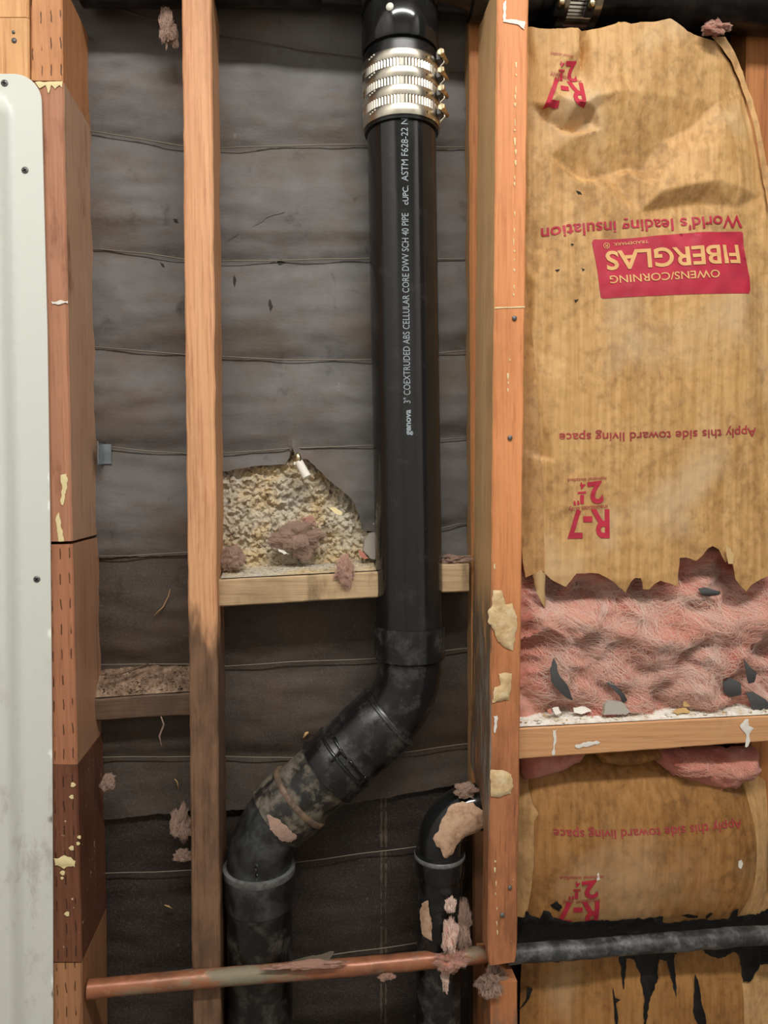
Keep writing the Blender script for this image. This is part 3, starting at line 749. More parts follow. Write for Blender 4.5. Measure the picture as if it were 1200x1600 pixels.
a, b = hc+Vector((-.09, 0, .004)), P(120, -54, YC)
v, f = tube([a.lerp(b, t) for t in np.linspace(0, 1, 6)], .0440, 44); o = mk('branch_pipe', v, f, m_dusty_top); auto(o, 40); tag(o, 'dusty black horizontal pipe crossing the top left behind the studs', 'pipe')
a, b = hc+Vector((.09, 0, 0)), P(1260, 4, YC-.012)
a = P(735, -22, YC-.008)
v, f = tube([a.lerp(b, t) for t in np.linspace(0, 1, 12)], .0405, 48); o = mk('branch_pipe', v, f, m_dusty_top); auto(o, 40); tag(o, 'black horizontal pipe above the kraft insulation at top right', 'pipe')
def rp(px):
    tx = (P(px, 0, YC).x-a.x)/(b.x-a.x); return a.lerp(b, tx)
# no-hub coupling on it
cp2 = thing('banded_coupling', 'ribbed steel pipe coupling with two screws above the kraft paper', 'pipe coupling', rp(893)-Vector((0, 0, .045)))
axd = (b-a).normalized()
e0, e1 = rp(836), rp(945)
v, f = tube([e0, e0, e1, e1], [.04, .0432, .0432, .04], 48); auto(mk('rubber_sleeve', v, f, m_rubber, cp2), 40)
V, Fc = [], []; n = 130
for j, p in enumerate((rp(873), rp(912))):
    for s in range(n):
        r = .0448+(.0009 if s % 2 else -.0003); an = 2*math.pi*s/n; V.append(p+Vector((0, r*math.cos(an), r*math.sin(an))))
Fc = [(s, (s+1) % n, n+(s+1) % n, n+s) for s in range(n)]; mk('corrugated_shield', V, Fc, m_steel_rib, cp2, False)
for x0, x1 in ((862, 874), (911, 923)):
    v, f = tube([rp(x0), rp(x0), rp(x1), rp(x1)], [.044, .0460, .0460, .044], 48); auto(mk('clamp_band', v, f, m_steel, cp2), 40)
for xs in (858, 903):
    c = rp(xs); an = math.radians(-128); d = Vector((0, math.cos(math.radians(128)), -math.sin(math.radians(52)))); tg = Vector((0, d.z, -d.y))
    q = c+d*.0500
    v, f = box(q.x, q.y, q.z, .0115, .020, .008, (axd, tg, d)); hs = mk('worm_housing', v, f, m_rubber, cp2, False)
    e = c+d*.0510-tg*.010
    if e.y > c.y: tg = -tg
    e = c+d*.051+Vector((0, -.012, .0))
    v, f = tube([e+Vector((0, .018, 0)), e, e-Vector((0, .001, 0)), e-Vector((0, .0015, 0))], [.0042, .0046, .0038, .0005], 10); mk('clamp_screw', v, f, m_bolt, cp2)

# elbows: smooth centreline helper
def bend(p0, corner, p1, r, k=12):
    d0 = (p0-corner).normalized(); d1 = (p1-corner).normalized(); th = d0.angle(d1); t = r/math.tan(th/2)
    A, B = corner+d0*t, corner+d1*t; ce = corner+(d0+d1).normalized()*(r/math.sin(th/2))
    out = []
    for i in range(k+1):
        u = i/k; a = (A-ce); bb = (B-ce); om = a.angle(bb)
        out.append(ce+(a*math.sin((1-u)*om)+bb*math.sin(u*om))/math.sin(om))
    return out
Hc = pc(640, 985); K1 = pc(640.5, 1090); K2 = pc(404.5, 1302); Bt = pc(406, 1780)
dd = (K2-K1).normalized()
def on(px): return K1+dd*((pc(px, 1090).x-K1.x)/dd.x)
# upper elbow
el = thing('pipe_elbow', 'scuffed black elbow turning the drain down to the left', 'pipe fitting', pc(600, 1180))
v, f = tube([pc(640, 976), pc(640, 976), pc(640, 980), pc(640, 1026), pc(640, 1030)], [.0450, .0474, .0480, .0472, .042], 56); auto(mk('upper_hub', v, f, m_abs_hub, el), 40)
arc = bend(Hc, K1, K2, .105)
v, f = tube([pc(640, 1024)]+arc+[on(566)], [.0425]*(len(arc)+2), 56); auto(mk('body', v, f, m_abs_hub, el), 40)
q0, q1, q2 = on(611), on(607), on(566)
v, f = tube([q0, q0, q1, q2, q2], [.041, .0455, .0478, .0478, .042], 56); auto(mk('lower_hub', v, f, m_abs_hub, el), 40)
v, f = tube([on(609), on(608), on(605), on(604)], [.0460, .0486, .0486, .0460], 56); mk('bead', v, f, m_abs_hub, el)
# glossy black coupling below
cpb = thing('pipe_coupling', 'glossy black glued coupling between the elbow and mud-caked pipe', 'pipe coupling', pc(540, 1230))
v, f = tube([on(570), on(570), on(540), on(538), on(511), on(509), on(509)], [.040, .0462, .0466, .0480, .0486, .0480, .040], 56); auto(mk('body', v, f, m_abs_hub, cpb), 40)
v, f = tube([on(539.5), on(538.5), on(536), on(535)], [.0470, .0492, .0492, .0475], 56); mk('bead', v, f, m_abs, cpb)
# glue drips lie on the joint
def ondrip(px0, off, L, ang):
    c = on(px0); side = dd.cross(Vector((0, 1, 0))).normalized(); out = []
    for t in np.linspace(0, 1, 7):
        a = ang+.28*t*off; r = .0487
        out.append(c-dd*(-L*t)+(side*math.sin(a)+Vector((0, -1, 0))*math.cos(a))*r)
    return out
for k, (x, off, L, ang) in enumerate(((549, .25, .020, -.5), (548, 3.2, .004, -.15), (548, .3, .016, .55), (549, 2.4, .003, -.9))):
    v, f = tube(ondrip(x, off, L, ang), [.0022, .002, .0018, .0017, .0016, .0018, .0012], 8, lump=.0008, freq=200); mk('glue_drip', v, f, m_glue, cpb)
# old pipe stub
v, f = tube([on(516), on(455)], .0442, 56); o = auto(mk('pipe_stub', v, f, m_abs_old), 40); tag(o, 'short mud-caked diagonal pipe stub between coupling and lower elbow', 'pipe')
# lower elbow
el2 = thing('pipe_elbow', 'grey dusty elbow turning the diagonal drain back to vertical', 'pipe fitting', pc(405, 1435))
v, f = tube([on(470), on(470), on(467), on(434), on(431), on(431)], [.0440, .0470, .0480, .0474, .0465, .041], 56); auto(mk('upper_hub', v, f, m_abs_old, el2), 40)
v, f = tube([on(470.5), on(469.5), on(465), on(463.5)], [.0475, .0486, .0486, .0476], 56); mk('rusty_bead', v, f, m_bead_r, el2)
arc = bend(K1, K2, Bt, .11)
v, f = tube([on(436)]+arc+[pc(405.5, 1362)], [.0425]*(len(arc)+2), 56); auto(mk('body', v, f, m_abs_grey, el2), 40)
v, f = tube([pc(405, 1351), pc(405, 1353), pc(405, 1363), pc(405, 1406), pc(405, 1410), pc(405, 1410)], [.0430, .0470, .0474, .0452, .0444, .040], 56); auto(mk('lower_hub', v, f, m_abs_grey, el2), 40)
v, f = tube([pc(405, 1351), pc(405, 1352), pc(405, 1360), pc(405, 1361.5)], [.0440, .0474, .0477, .0470], 56); auto(mk('bead', v, f, m_bead, el2), 40)
cc = pc(404, 1336); v, f = tube([cc-Vector((0, .0390, 0)), cc-Vector((0, .0428, 0)), cc-Vector((0, .0428, 0)), cc-Vector((0, .0390, 0))], [.0132, .0128, .0116, .0112], 24, cap=False); mk('mould_mark', v, f, m_abs_grey, el2)
v, f = tube([pc(405.5, 1404), pc(407, 1780)], .0432, 48); o = auto(mk('drain_pipe', v, f, m_abs_dirty), 40); tag(o, 'grimy black vertical pipe below the dusty elbow at the bottom', 'pipe')
# white residue, pink lint smudge stuck to the lower hub
def onpipe_patch(name, poly, cx_fn, R, mat, parent, Yc=YC, th=.0012, sp=4):
    """patch wrapped on a pipe whose axis passes cx_fn(px,py)->signed px distance from axis"""
    def ff(v):
        d = np.array([cx_fn(x, y) for x, y in v])*M(Yc-R*.7); dd_ = np.clip(R*R-d*d, 0, None)**.5
        e = segdist(v, poly); return dd_+th*np.clip(e/4, .1, 1)*(1+.5*nz(v, .15, 1.0, 2))
    return sheet(name, poly, sp, ff, Yc, .0, mat, parent, jag=3, spb=3)
import math as _m
A45 = _m.atan2(1302-1090, 640.5-404.5)
def diag(x, y): return (x-404.5)*_m.sin(A45)+(y-1302)*_m.cos(A45)
onpipe_patch('lint_smudge', [(420, 1250), (440, 1256), (456, 1272), (464, 1284), (456, 1292), (440, 1286), (424, 1270)], diag, .0478, m_lint, el2)

# ------------------------------------------------------------------ small drain pipe at lower right
YD = -.066
sm = thing('drain_pipe', 'small black drain pipe with glossy elbow entering the orange stud', 'pipe', P(684, 1780, YD))
c1 = P(684, 1780, YD); c2 = P(688, 1266, YD); c3 = P(800, 1262, YD+.004)
arc = bend(c1, P(688.5, 1258, YD), c3, .050, 16)
v, f = tube([P(687, 1350, YD)]+arc+[P(757, 1259, YD+.002)], [.0300]+[.0305]*len(arc)+[.031], 44); auto(mk('elbow', v, f, m_abs, sm), 40)
v, f = tube([P(687, 1328, YD), P(687, 1330, YD), P(687, 1337, YD), P(687, 1364, YD), P(687, 1366, YD), P(687, 1366, YD)], [.0305, .0332, .0338, .0328, .032, .028], 44); auto(mk('hub', v, f, m_abs, sm), 40)
v, f = tube([P(687, 1330.5, YD), P(687, 1331.5, YD), P(687, 1337, YD), P(687, 1338.5, YD)], [.0325, .0340, .0342, .0334], 44); mk('bead', v, f, m_bead, sm)
v, f = tube([P(687, 1360, YD), P(683, 1780, YD)], .0302, 44); auto(mk('pipe_body', v, f, m_abs_hub, sm), 40)
ce = P(688.5+55, 1258+55, YD)
def elb(x, y):
    # distance from elbow centreline in px (arc of radius 58 px about (747,1317))
    return math.hypot(x-747, y-1317)-57 if (x < 747 and y < 1317) else ((y-1260) if x >= 747 else (x-688))
onpipe_patch('plaster_splash', [(671, 1296), (684, 1268), (698, 1248), (716, 1240), (732, 1240), (746, 1250), (749, 1276), (738, 1288), (718, 1294), (706, 1304), (699, 1318), (688, 1322), (682, 1308), (676, 1306)], elb, .0312, m_tanpl, sm, YD, .002)
onpipe_patch('plaster_splash', [(655, 1400), (664, 1390), (668, 1420), (670, 1450), (658, 1448), (653, 1425)], lambda x, y: x-686, .0306, m_tanpl, sm, YD, .001)

# ------------------------------------------------------------------ copper pipe and black tarred pipe
cpa, cpb_ = P(138, 1546, -.100), P(775, 1490, -.089)
v, f = tube([cpa.lerp(cpb_, t)+Vector((0, 0, .001*math.sin(t*7))) for t in np.linspace(0, 1, 60)], .0111, 28, lump=.0006, freq=60); o = mk('copper_pipe', v, f, m_copper); auto(o, 50)
tag(o, 'old copper water pipe running across the bottom in front of the drains', 'pipe')
ta, tb = P(792, 1492, -.089), P(1260, 1456, -.094)
v, f = tube([ta.lerp(tb, t) for t in np.linspace(0, 1, 90)], .0122, 30, lump=.0014, freq=55); o = mk('tarred_pipe', v, f, m_tarpipe); auto(o, 60)
tag(o, 'grey-black tar-coated pipe across the lower kraft insulation at right', 'pipe')

# ------------------------------------------------------------------ insulation, upper batt
YK = -.097; YWOOL = -.073
ctrl = [(790, -20, -20), (1260, -20, -10), (790, 1000, -14), (1260, 1000, 2),
 (815, 30, -14), (832, 34, 4), (868, 40, 10), (905, 42, 12), (911, 40, -8), (920, 44, 8), (950, 40, 12), (985, 32, 14), (1045, 32, 15), (1075, 52, 14), (1120, 62, 8), (1150, 85, 2), (1166, 130, -4),
 (905, 75, 14), (913, 75, -10), (924, 75, 12), (913, 112, 0), (930, 112, 12), (960, 95, 16),
 (818, 150, -8), (835, 152, 2), (845, 110, 8), (860, 130, 14), (880, 100, 13), (898, 168, 26), (870, 152, 20), (926, 156, 22), (912, 166, 24),
 (862, 187, 2), (880, 198, 2), (902, 200, -3), (924, 182, 0), (930, 172, 14), (838, 160, 2), (855, 165, 18),
 (880, 208, 10), (900, 212, 12), (905, 264, -6), (922, 273, -8), (960, 264, -6), (986, 257, -4), (992, 200, 12), (965, 148, 24), (940, 200, 10), (1000, 150, 20), (860, 240, 8), (890, 275, 8), (925, 282, 6), (985, 268, 4), (830, 260, 2),
 (1005, 262, 0), (1040, 215, 2), (1085, 195, 2), (1125, 155, 6), (1120, 230, 20), (1110, 285, 22), (1032, 300, 20), (1075, 292, 22), (1060, 240, 10), (1130, 200, 16),
 (1040, 324, 4), (1095, 316, 5), (1155, 322, 6), (1157, 294, 16), (1150, 240, 14), (1160, 180, 6), (1185, 220, -2), (1198, 300, -4),
 (1000, 330, 10), (900, 330, 10), (830, 330, 0), (825, 410, -6), (1100, 350, 10), (1195, 400, 0), (840, 440, 8), (950, 450, 14), (1080, 450, 16), (1165, 450, 12),
 (819, 520, -14), (819, 600, -16), (838, 600, 6), (834, 540, 3), (860, 590, 10), (950, 600, 15), (1080, 600, 16), (1170, 600, 11), (1205, 600, 0),
 (818, 700, -16), (846, 720, 6), (870, 720, 11), (1000, 720, 17), (1120, 720, 15), (1200, 720, 6),
 (820, 800, -16), (850, 800, 6), (880, 800, 10), (980, 800, 14), (1100, 800, 14), (1200, 800, 6),
 (830, 905, -10), (853, 900, 6), (900, 900, 13), (1000, 905, 14), (1100, 880, 16), (1200, 905, 10)]
ctrl = [(a_, b_, c_*1.0 if b_ > 330 or b_ < 45 else (c_-8)*1.0+8) for a_, b_, c_ in ctrl]
ctrl = [(a_, b_, c_-12) for a_, b_, c_ in ctrl]
hU_ = heights(ctrl, 1.1)
def hU(v): return hU_(v)+.0008*nz(v, .05, 3.0, 2)
# glass wool behind
batt = thing('insulation_batt', 'upper kraft-faced pink insulation batt with red print and torn bottom edge', 'insulation', P(1010, 1112, -.05))
TEAR = [(857, 900), (863, 906), (870, 910), (886, 918), (897, 900), (900, 896), (920, 895), (935, 896), (950, 904), (957, 908), (966, 916), (972, 920), (979, 927), (985, 910), (990, 903), (1000, 903), (1004, 912), (1005, 921), (1015, 921), (1022, 912), (1030, 907), (1045, 911), (1060, 916), (1058, 895), (1060, 871), (1072, 871), (1085, 876), (1095, 868), (1104, 857), (1112, 853), (1122, 858), (1129, 872), (1133, 879), (1141, 866), (1146, 890), (1149, 905), (1157, 915), (1167, 925), (1175, 914), (1190, 905), (1215, 896)]
face = [(1168, 128), (1160, 112), (1145, 90), (1122, 62), (1090, 56), (1072, 50), (1062, 40), (1046, 31), (1020, 36), (1000, 36), (985, 39), (968, 32), (952, 38), (920, 44), (911, 46), (900, 42), (868, 44), (846, 40), (828, 34), (812, 30), (812, 400), (820, 420), (824, 480), (834, 560), (843, 680), (849, 780), (852, 895)]+TEAR+[(1215, 320), (1198, 250), (1188, 205), (1178, 160)]
sheet('kraft_facing', face, 3.2, hU, YK, .0008, m_kraft, batt, jag=.8, spb=3.0)
flL = [(812, 395), (826, 420), (832, 500), (838, 560), (846, 680), (851, 780), (853, 893), (840, 899), (829, 906), (825, 880), (820, 800), (818, 700), (818, 560), (814, 470)]
sheet('flange', flL, 5, lambda v: hU(v)+.0012, YK, .0007, m_flange, batt, jag=.6)
flR = [(1112, 58), (1135, 56), (1150, 75), (1168, 105), (1185, 150), (1197, 200), (1210, 260), (1210, 330), (1199, 262), (1191, 215), (1180, 165), (1165, 122), (1146, 92), (1128, 72)]
sheet('flange', flR, 5, lambda v: hU(v)+.004, YK, .0007, m_flange, batt, jag=.6)
# curled scrap hanging from the torn corner
curl = [(834, 900), (843, 890), (853, 898), (853, 925), (856, 940), (858, 956), (848, 943), (839, 925)]
sheet('torn_curl', curl, 4, lambda v: -.006+.010*np.sin(np.clip((v[:, 0]-832)/26, 0, 1)*np.pi)-.0001*(v[:, 1]-890), YK, .0008, m_kback, batt, jag=.8)
sheet('torn_curl', [(1128, 850), (1136, 857), (1141, 866), (1140, 880), (1133, 880), (1130, 868)], 4, lambda v: .008+0*v[:, 0], YK, .0008, m_kback, batt)

def wool_f(seed, a1=.022, a2=.010):
    def f(v):
        o = np.empty(len(v))
        for i, (x, y) in enumerate(v):
            p = Vector((x*.016, y*.022, seed)); q = p+noise.noise_vector(p*1.6)*.5
            r = 1-abs(noise.noise(q*1.3))*2
            o[i] = a1*noise.noise(q)+a2*r+.0035*noise.noise(q*3.5)+.0012*noise.noise(q*9)
        return o
    return f
wf = wool_f(2.0)
def upW(v):
    base = np.interp(v[:, 1], [780, 850, 900, 930, 960, 1020, 1080, 1115], [-.02, -.016, -.010, .000, .012, .012, .010, .006])
    left = np.clip((845-v[:, 0])/30, 0, 1)*.012
    cav = np.zeros(len(v))
    for (cx, cy, rx, ry, d) in ((910, 925, 45, 22, .022), (1150, 930, 24, 40, .020), (1190, 1010, 26, 24, .014), (860, 905, 22, 30, .012), (1085, 885, 30, 22, .006), (1000, 915, 14, 16, .012)):
        cav += 1.7*d*np.exp(-((v[:, 0]-cx)/rx)**2-((v[:, 1]-cy)/ry)**2)
    ridge = .010*np.exp(-((v[:, 1]-(975+18*np.sin(v[:, 0]*.02)))/16)**2)
    return base-left-cav+ridge+wf(v)
sheet('glass_wool', [(808, 760), (1225, 760), (1225, 1122), (808, 1122)], 3.2, upW, YWOOL, .02, m_wool, batt)
def fibres(name, n, dom, ff, Y0, mat, parent, L=(18, 55), wd=.00014, flow=.012, lift=.004, seed=1, keep=None):
    V, Fc = [], []; r = random.Random(seed); P0 = []
    while len(P0) < n:
        x, y = r.uniform(dom[0], dom[2]), r.uniform(dom[1], dom[3])
        if keep is None or keep(x, y): P0.append((x, y))
    paths = []
    for (x, y) in P0:
        a = noise.noise(Vector((x*flow, y*flow, seed)))*6+r.uniform(-.5, .5); ln = r.uniform(*L); cv = r.uniform(-1.3, 1.3)
        pts = []
        for k in range(6):
            pts.append((x, y)); x += math.cos(a)*ln/5; y += math.sin(a)*ln/5*.8; a += cv*.5+r.uniform(-.2, .2)
        paths.append((pts, r.uniform(.2, 1)*lift))
    allp = np.array([q for pts, _ in paths for q in pts]); h = ff(allp); w3 = PV(allp, Y0); w3[:, 1] -= h
    for i, (pts, lf) in enumerate(paths):
        k0 = len(V)
        for k in range(6):
            p = w3[i*6+k]; up_ = lf*math.sin(math.pi*k/5)+.0008
            d = w3[i*6+min(k+1, 5)]-w3[i*6+max(k-1, 0)]; nn = np.array([-d[2], 0, d[0]]); nn = nn/max(np.linalg.norm(nn), 1e-9)*wd*(1 if 0 < k < 5 else .4)
            V.append(tuple(p+nn-np.array([0, up_, 0]))); V.append(tuple(p-nn-np.array([0, up_, 0])))
        for k in range(5): Fc.append((k0+2*k, k0+2*k+1, k0+2*k+3, k0+2*k+2))
    o = mk(name, V, Fc, mat, parent); o['kind'] = 'stuff'; return o
TE = [(857, 900)]+TEAR[1:]
def below_tear(x, y): return y > np.interp(x, [p[0] for p in TEAR], [p[1] for p in TEAR])+2 and x > 815
fibres('loose_fibres', 6000, (815, 860, 1205, 1105), upW, YWOOL, m_fibre, batt, seed=3, keep=below_tear)
fibres('loose_fibres', 2600, (815, 880, 1205, 1100), upW, YWOOL, m_fibre_w, batt, (25, 80), .00013, seed=5, lift=.007, keep=below_tear)

def wisps(name, spots, ff, Y0, mat, parent, seed=1, per=36, wd=.00013):
    V, Fc = [], []; r = random.Random(seed)
    for (x0, y0, ang, ln, cv, spread) in spots:
        for _ in range(per):
            o1, o2 = r.gauss(0, spread), r.gauss(0, spread*.5); a = math.radians(ang)+r.gauss(0, .12); x, y = x0+o2-math.sin(a)*o1, y0+math.cos(a)*o1
            c = cv+r.gauss(0, .25); pts = []
            for k in range(10):
                pts.append((x, y)); x += math.cos(a)*ln/9; y += math.sin(a)*ln/9; a += c/9+.25*noise.noise(Vector((x*.05, y*.05, seed)))
            pts = np.array(pts); h = ff(pts); w3 = PV(pts, Y0); lf = r.uniform(.001, .006)
            k0 = len(V)
            for k in range(10):
                p = w3[k].copy(); p[1] -= h[k]+lf*math.sin(math.pi*k/9)+.0008
                d = w3[min(k+1, 9)]-w3[max(k-1, 0)]; nn = np.array([-d[2], 0, d[0]]); nn = nn/max(np.linalg.norm(nn), 1e-9)*wd
                V.append(tuple(p+nn)); V.append(tuple(p-nn))
            for k in range(9): Fc.append((k0+2*k, k0+2*k+1, k0+2*k+3, k0+2*k+2))
    o = mk(name, V, Fc, mat, parent); o['kind'] = 'stuff'; return o
W_ = [(862, 950, 40, 70, -.3, 5), (930, 975, -10, 90, -.6, 7), (1005, 925, 95, 90, .3, 6), (1010, 960, -25, 110, .2, 8), (1045, 930, 20, 80, .5, 6), (1010, 990, 80, 90, .3, 8),
      (1140, 980, -60, 60, .9, 6), (1160, 990, -15, 60, .3, 8), (1150, 1050, 40, 70, .3, 6), (1165, 1070, 45, 60, -.2, 5), (900, 1050, 200, 60, .8, 8), (905, 1010, 30, 110, .5, 10),
      (960, 1060, -5, 110, .2, 6), (1060, 1040, 70, 60, -.8, 8), (1110, 1000, 110, 80, .3, 6), (1075, 1060, 100, 45, .6, 8), (830, 960, -30, 50, .4, 6), (1090, 900, -40, 50, .9, 7), (1115, 880, 60, 60, .3, 6),
      (920, 905, 85, 30, .2, 7), (940, 930, 100, 40, .4, 5), (1180, 950, 150, 60, .4, 7), (870, 990, 20, 90, -.4, 8), (990, 1030, 10, 100, -.5, 9)]
wisps('fibre_wisps', W_, upW, YWOOL, m_fibre_w, batt, 4)
wisps('fibre_wisps', [(x+12, y+14, a+20, l*.9, c, s*1.3) for x, y, a, l, c, s in W_], upW, YWOOL, m_fibre, batt, 9)

def paper_text(s, a, b, cap, mat, parent, hf, Y0, bow=0, bold=0.0, lift=.0009):
    a, b = np.array(a, float), np.array(b, float)
    d = (b-a)/np.hypot(*(b-a)); nrm = np.array([d[1], -d[0]])
    if nrm[1] < 0: nrm = -nrm                       # letters stand on their heads: tops point down
    def mp(u, t):
        base = a[None]+(b-a)[None]*u[:, None]+nrm[None]*(t*cap)[:, None]; base[:, 1] += bow*4*u*(1-u)
        w3 = PV(base, Y0); w3[:, 1] -= hf(base)+lift; return w3
    return lettering('printed_lettering', s, mp, mat, parent, bold, fine=cap > 25)
def red_label(parent, hf, Y0):
    T = lambda *k, **q: paper_text(*k, parent=parent, hf=hf, Y0=Y0, **q)
    T("World's leading insulation", (1164, 334), (849, 353), 19, m_red, bow=-1, bold=.014)
    poly = [(928, 374), (960, 374), (1000, 371), (1050, 365), (1100, 362), (1162, 359), (1166, 361), (1170, 395), (1175, 453), (1172, 458), (1100, 460), (1000, 464), (942, 467), (938, 465), (932, 420), (925, 379)]
    sheet('printed_panel', poly, 4.5, lambda v: hf(v)+.0005, Y0, 0, m_red, parent, spb=4)
    T('FIBERGLAS', (1158, 381), (945, 394), 29, m_knock, bold=.022, lift=.0013)
    T('OWENS/CORNING', (1123, 422), (951, 432), 12, m_knock, bold=.008, lift=.0013)
    T('TRADEMARK', (1012, 375.5), (958, 380), 4.6, m_knock, lift=.0013)
    T('®', (952, 379), (942, 380), 9, m_knock, lift=.0013)
red_label(batt, hU, YK)
def r7(parent, hf, Y0, R, n, two, cap, cap2, full=True, mat=None):
    T = lambda *k, **q: paper_text(*k, parent=parent, hf=hf, Y0=Y0, **q)
    mat = mat or m_red
    T('R-7', R[0], R[1], cap, mat, bold=.028)
    T('2', two[0], two[1], cap2, mat, bold=.03)
    (x, y) = two[1]
    s = cap2/34
    T('1', (x-5*s, y+19*s), (x-11*s, y+19*s), 14*s, mat, bold=.02)
    T('4', (x-3*s, y-2*s), (x-12*s, y-1*s), 11*s, mat, bold=.01)
    T('-', (x-2*s, y+9*s), (x-15*s, y+10*s), 18*s, mat, bold=.02)
    T('"', (x-14*s, y+16*s), (x-23*s, y+17*s), 18*s, mat, bold=.01)
    if full:
        T('insulation only', n[0], n[1], 7.5, m_red2); T('nominal installed', n[2], n[3], 5.5, m_red2)
r7(batt, hU, YK, ((951, 797), (886, 798)), ((948, 788), (888, 793), (946, 745), (887, 748)), ((939, 752), (917, 755)), 43, 33)
r7(batt, hU, YK, ((913, 128), (852, 124)), ((912, 120), (860, 113), (896, 88), (862, 80)), ((902, 95), (884, 98)), 44, 28)
paper_text('Apply this side toward living space', (1184, 668), (874, 677), 13.5, m_red2, batt, hU, YK, bow=2, bold=.008)

# ------------------------------------------------------------------ insulation, lower batt (below the block, behind the tarred pipe)
low = thing('insulation_batt', 'lower bulging kraft-faced insulation batt smeared with black tar', 'insulation', P(1010, 1650, -.05))
YL = -.082; YLW = -.050
ctrlL = [(780, 1150, -30), (1270, 1150, -30), (780, 1850, 0), (1270, 1850, 0),
 (812, 1188, -22), (900, 1188, -14), (1020, 1188, -14), (1160, 1185, -14), (1215, 1185, -22),
 (812, 1225, -8), (840, 1215, 8), (900, 1212, 16), (1020, 1212, 17), (1150, 1212, 15), (1190, 1225, -2),
 (812, 1270, 4), (838, 1270, 22), (900, 1260, 30), (1020, 1260, 32), (1150, 1260, 28), (1183, 1270, 16), (1215, 1270, 0),
 (809, 1330, 0), (818, 1345, 18), (842, 1330, 28), (900, 1320, 37), (1020, 1320, 39), (1150, 1320, 35), (1191, 1330, 22), (1215, 1330, 4),
 (812, 1390, 8), (840, 1390, 27), (900, 1380, 36), (1020, 1380, 38), (1150, 1380, 33), (1188, 1390, 22), (1215, 1390, 6),
 (812, 1440, 6), (838, 1440, 20), (900, 1435, 27), (1020, 1430, 28), (1150, 1425, 24), (1172, 1425, 18), (1215, 1420, 6),
 (812, 1476, 2), (900, 1470, 12), (1020, 1465, 12), (1150, 1455, 10), (1215, 1450, 2),
 (812, 1520, 2), (900, 1515, 10), (1020, 1510, 12), (1150, 1500, 10), (1215, 1500, 2),
 (830, 1640, 8), (1020, 1640, 24), (1170, 1640, 20), (1215, 1640, 6), (830, 1570, 10), (1020, 1570, 22), (1170, 1570, 18)]
hL_ = heights([(a_, b_, c_-32) for a_, b_, c_ in ctrlL], 12.0)
def hL(v): return hL_(v)+.0006*nz(v, .06, 8.0, 2)
faceL = [(839, 1188), (1168, 1188), (1172, 1214), (1180, 1250), (1189, 1300), (1191, 1340), (1187, 1380), (1180, 1410), (1168, 1440), (1160, 1460), (1168, 1500), (1172, 1560), (1174, 1780), (818, 1780), (822, 1560), (826, 1500), (829, 1450), (834, 1400), (838, 1340), (839, 1290), (846, 1275), (838, 1262), (834, 1240)]
sheet('kraft_facing', faceL, 5, hL, YL, .0008, m_kraft2, low, jag=.6)
fl = [(806, 1200), (840, 1195), (836, 1240), (840, 1262), (848, 1276), (841, 1290), (840, 1340), (836, 1400), (831, 1450), (812, 1452), (807, 1420), (810, 1380), (815, 1350), (809, 1310), (806, 1260)]
sheet('flange', fl, 5, lambda v: hL(v)-.0012, YL, .0007, m_flange, low, jag=.6)
fr = [(1165, 1200), (1190, 1212), (1225, 1240), (1225, 1780), (1170, 1780), (1168, 1560), (1164, 1500), (1156, 1460), (1164, 1440), (1177, 1408), (1184, 1380), (1188, 1340), (1186, 1300), (1177, 1250)]
sheet('flange', fr, 6, lambda v: hL(v)-.0016, YL, .0007, m_flange, low, jag=.4)
wl = wool_f(9.0, .010, .006)
pw = [(1022, 1165), (1174, 1165), (1174, 1198), (1163, 1214), (1152, 1212), (1140, 1224), (1105, 1222), (1075, 1214), (1045, 1204), (1022, 1188)]
pw2 = [(810, 1165), (915, 1165), (905, 1186), (885, 1196), (850, 1208), (815, 1214), (810, 1190)]
pw3 = [(918, 1165), (1030, 1165), (1024, 1182), (1000, 1190), (965, 1192), (938, 1188)]
def dome(pl, base, amp, rad):
    return lambda v: base+amp*np.sqrt(np.clip(segdist(v, pl)/rad, 0, 1)*(2-np.clip(segdist(v, pl)/rad, 0, 1)))+wl(v)*.55
lowW = dome(pw, .010, .026, 30)
sheet('glass_wool', pw, 3.0, lowW, YLW, .012, m_wool, low, jag=3)
sheet('glass_wool', pw2, 3.0, dome(pw2, .004, .020, 24), YLW, .012, m_wool, low, jag=3)
sheet('torn_curl', pw3, 3.5, dome(pw3, .006, .018, 20), YLW, .006, m_kraft2, low, jag=1)
fibres('loose_fibres', 500, (1040, 1175, 1150, 1198), lowW, YLW, m_fibre, low, (8, 22), seed=8, lift=.002)
paper_text('Apply this side toward living space', (1162, 1282), (865, 1296), 14, m_red2, low, hL, YL, bow=3, bold=.008)
r7(low, hL, YL, ((937, 1410), (872, 1412)), ((937, 1403), (880, 1409), (940, 1364), (875, 1368)), ((930, 1372), (907, 1376)), 40, 29)

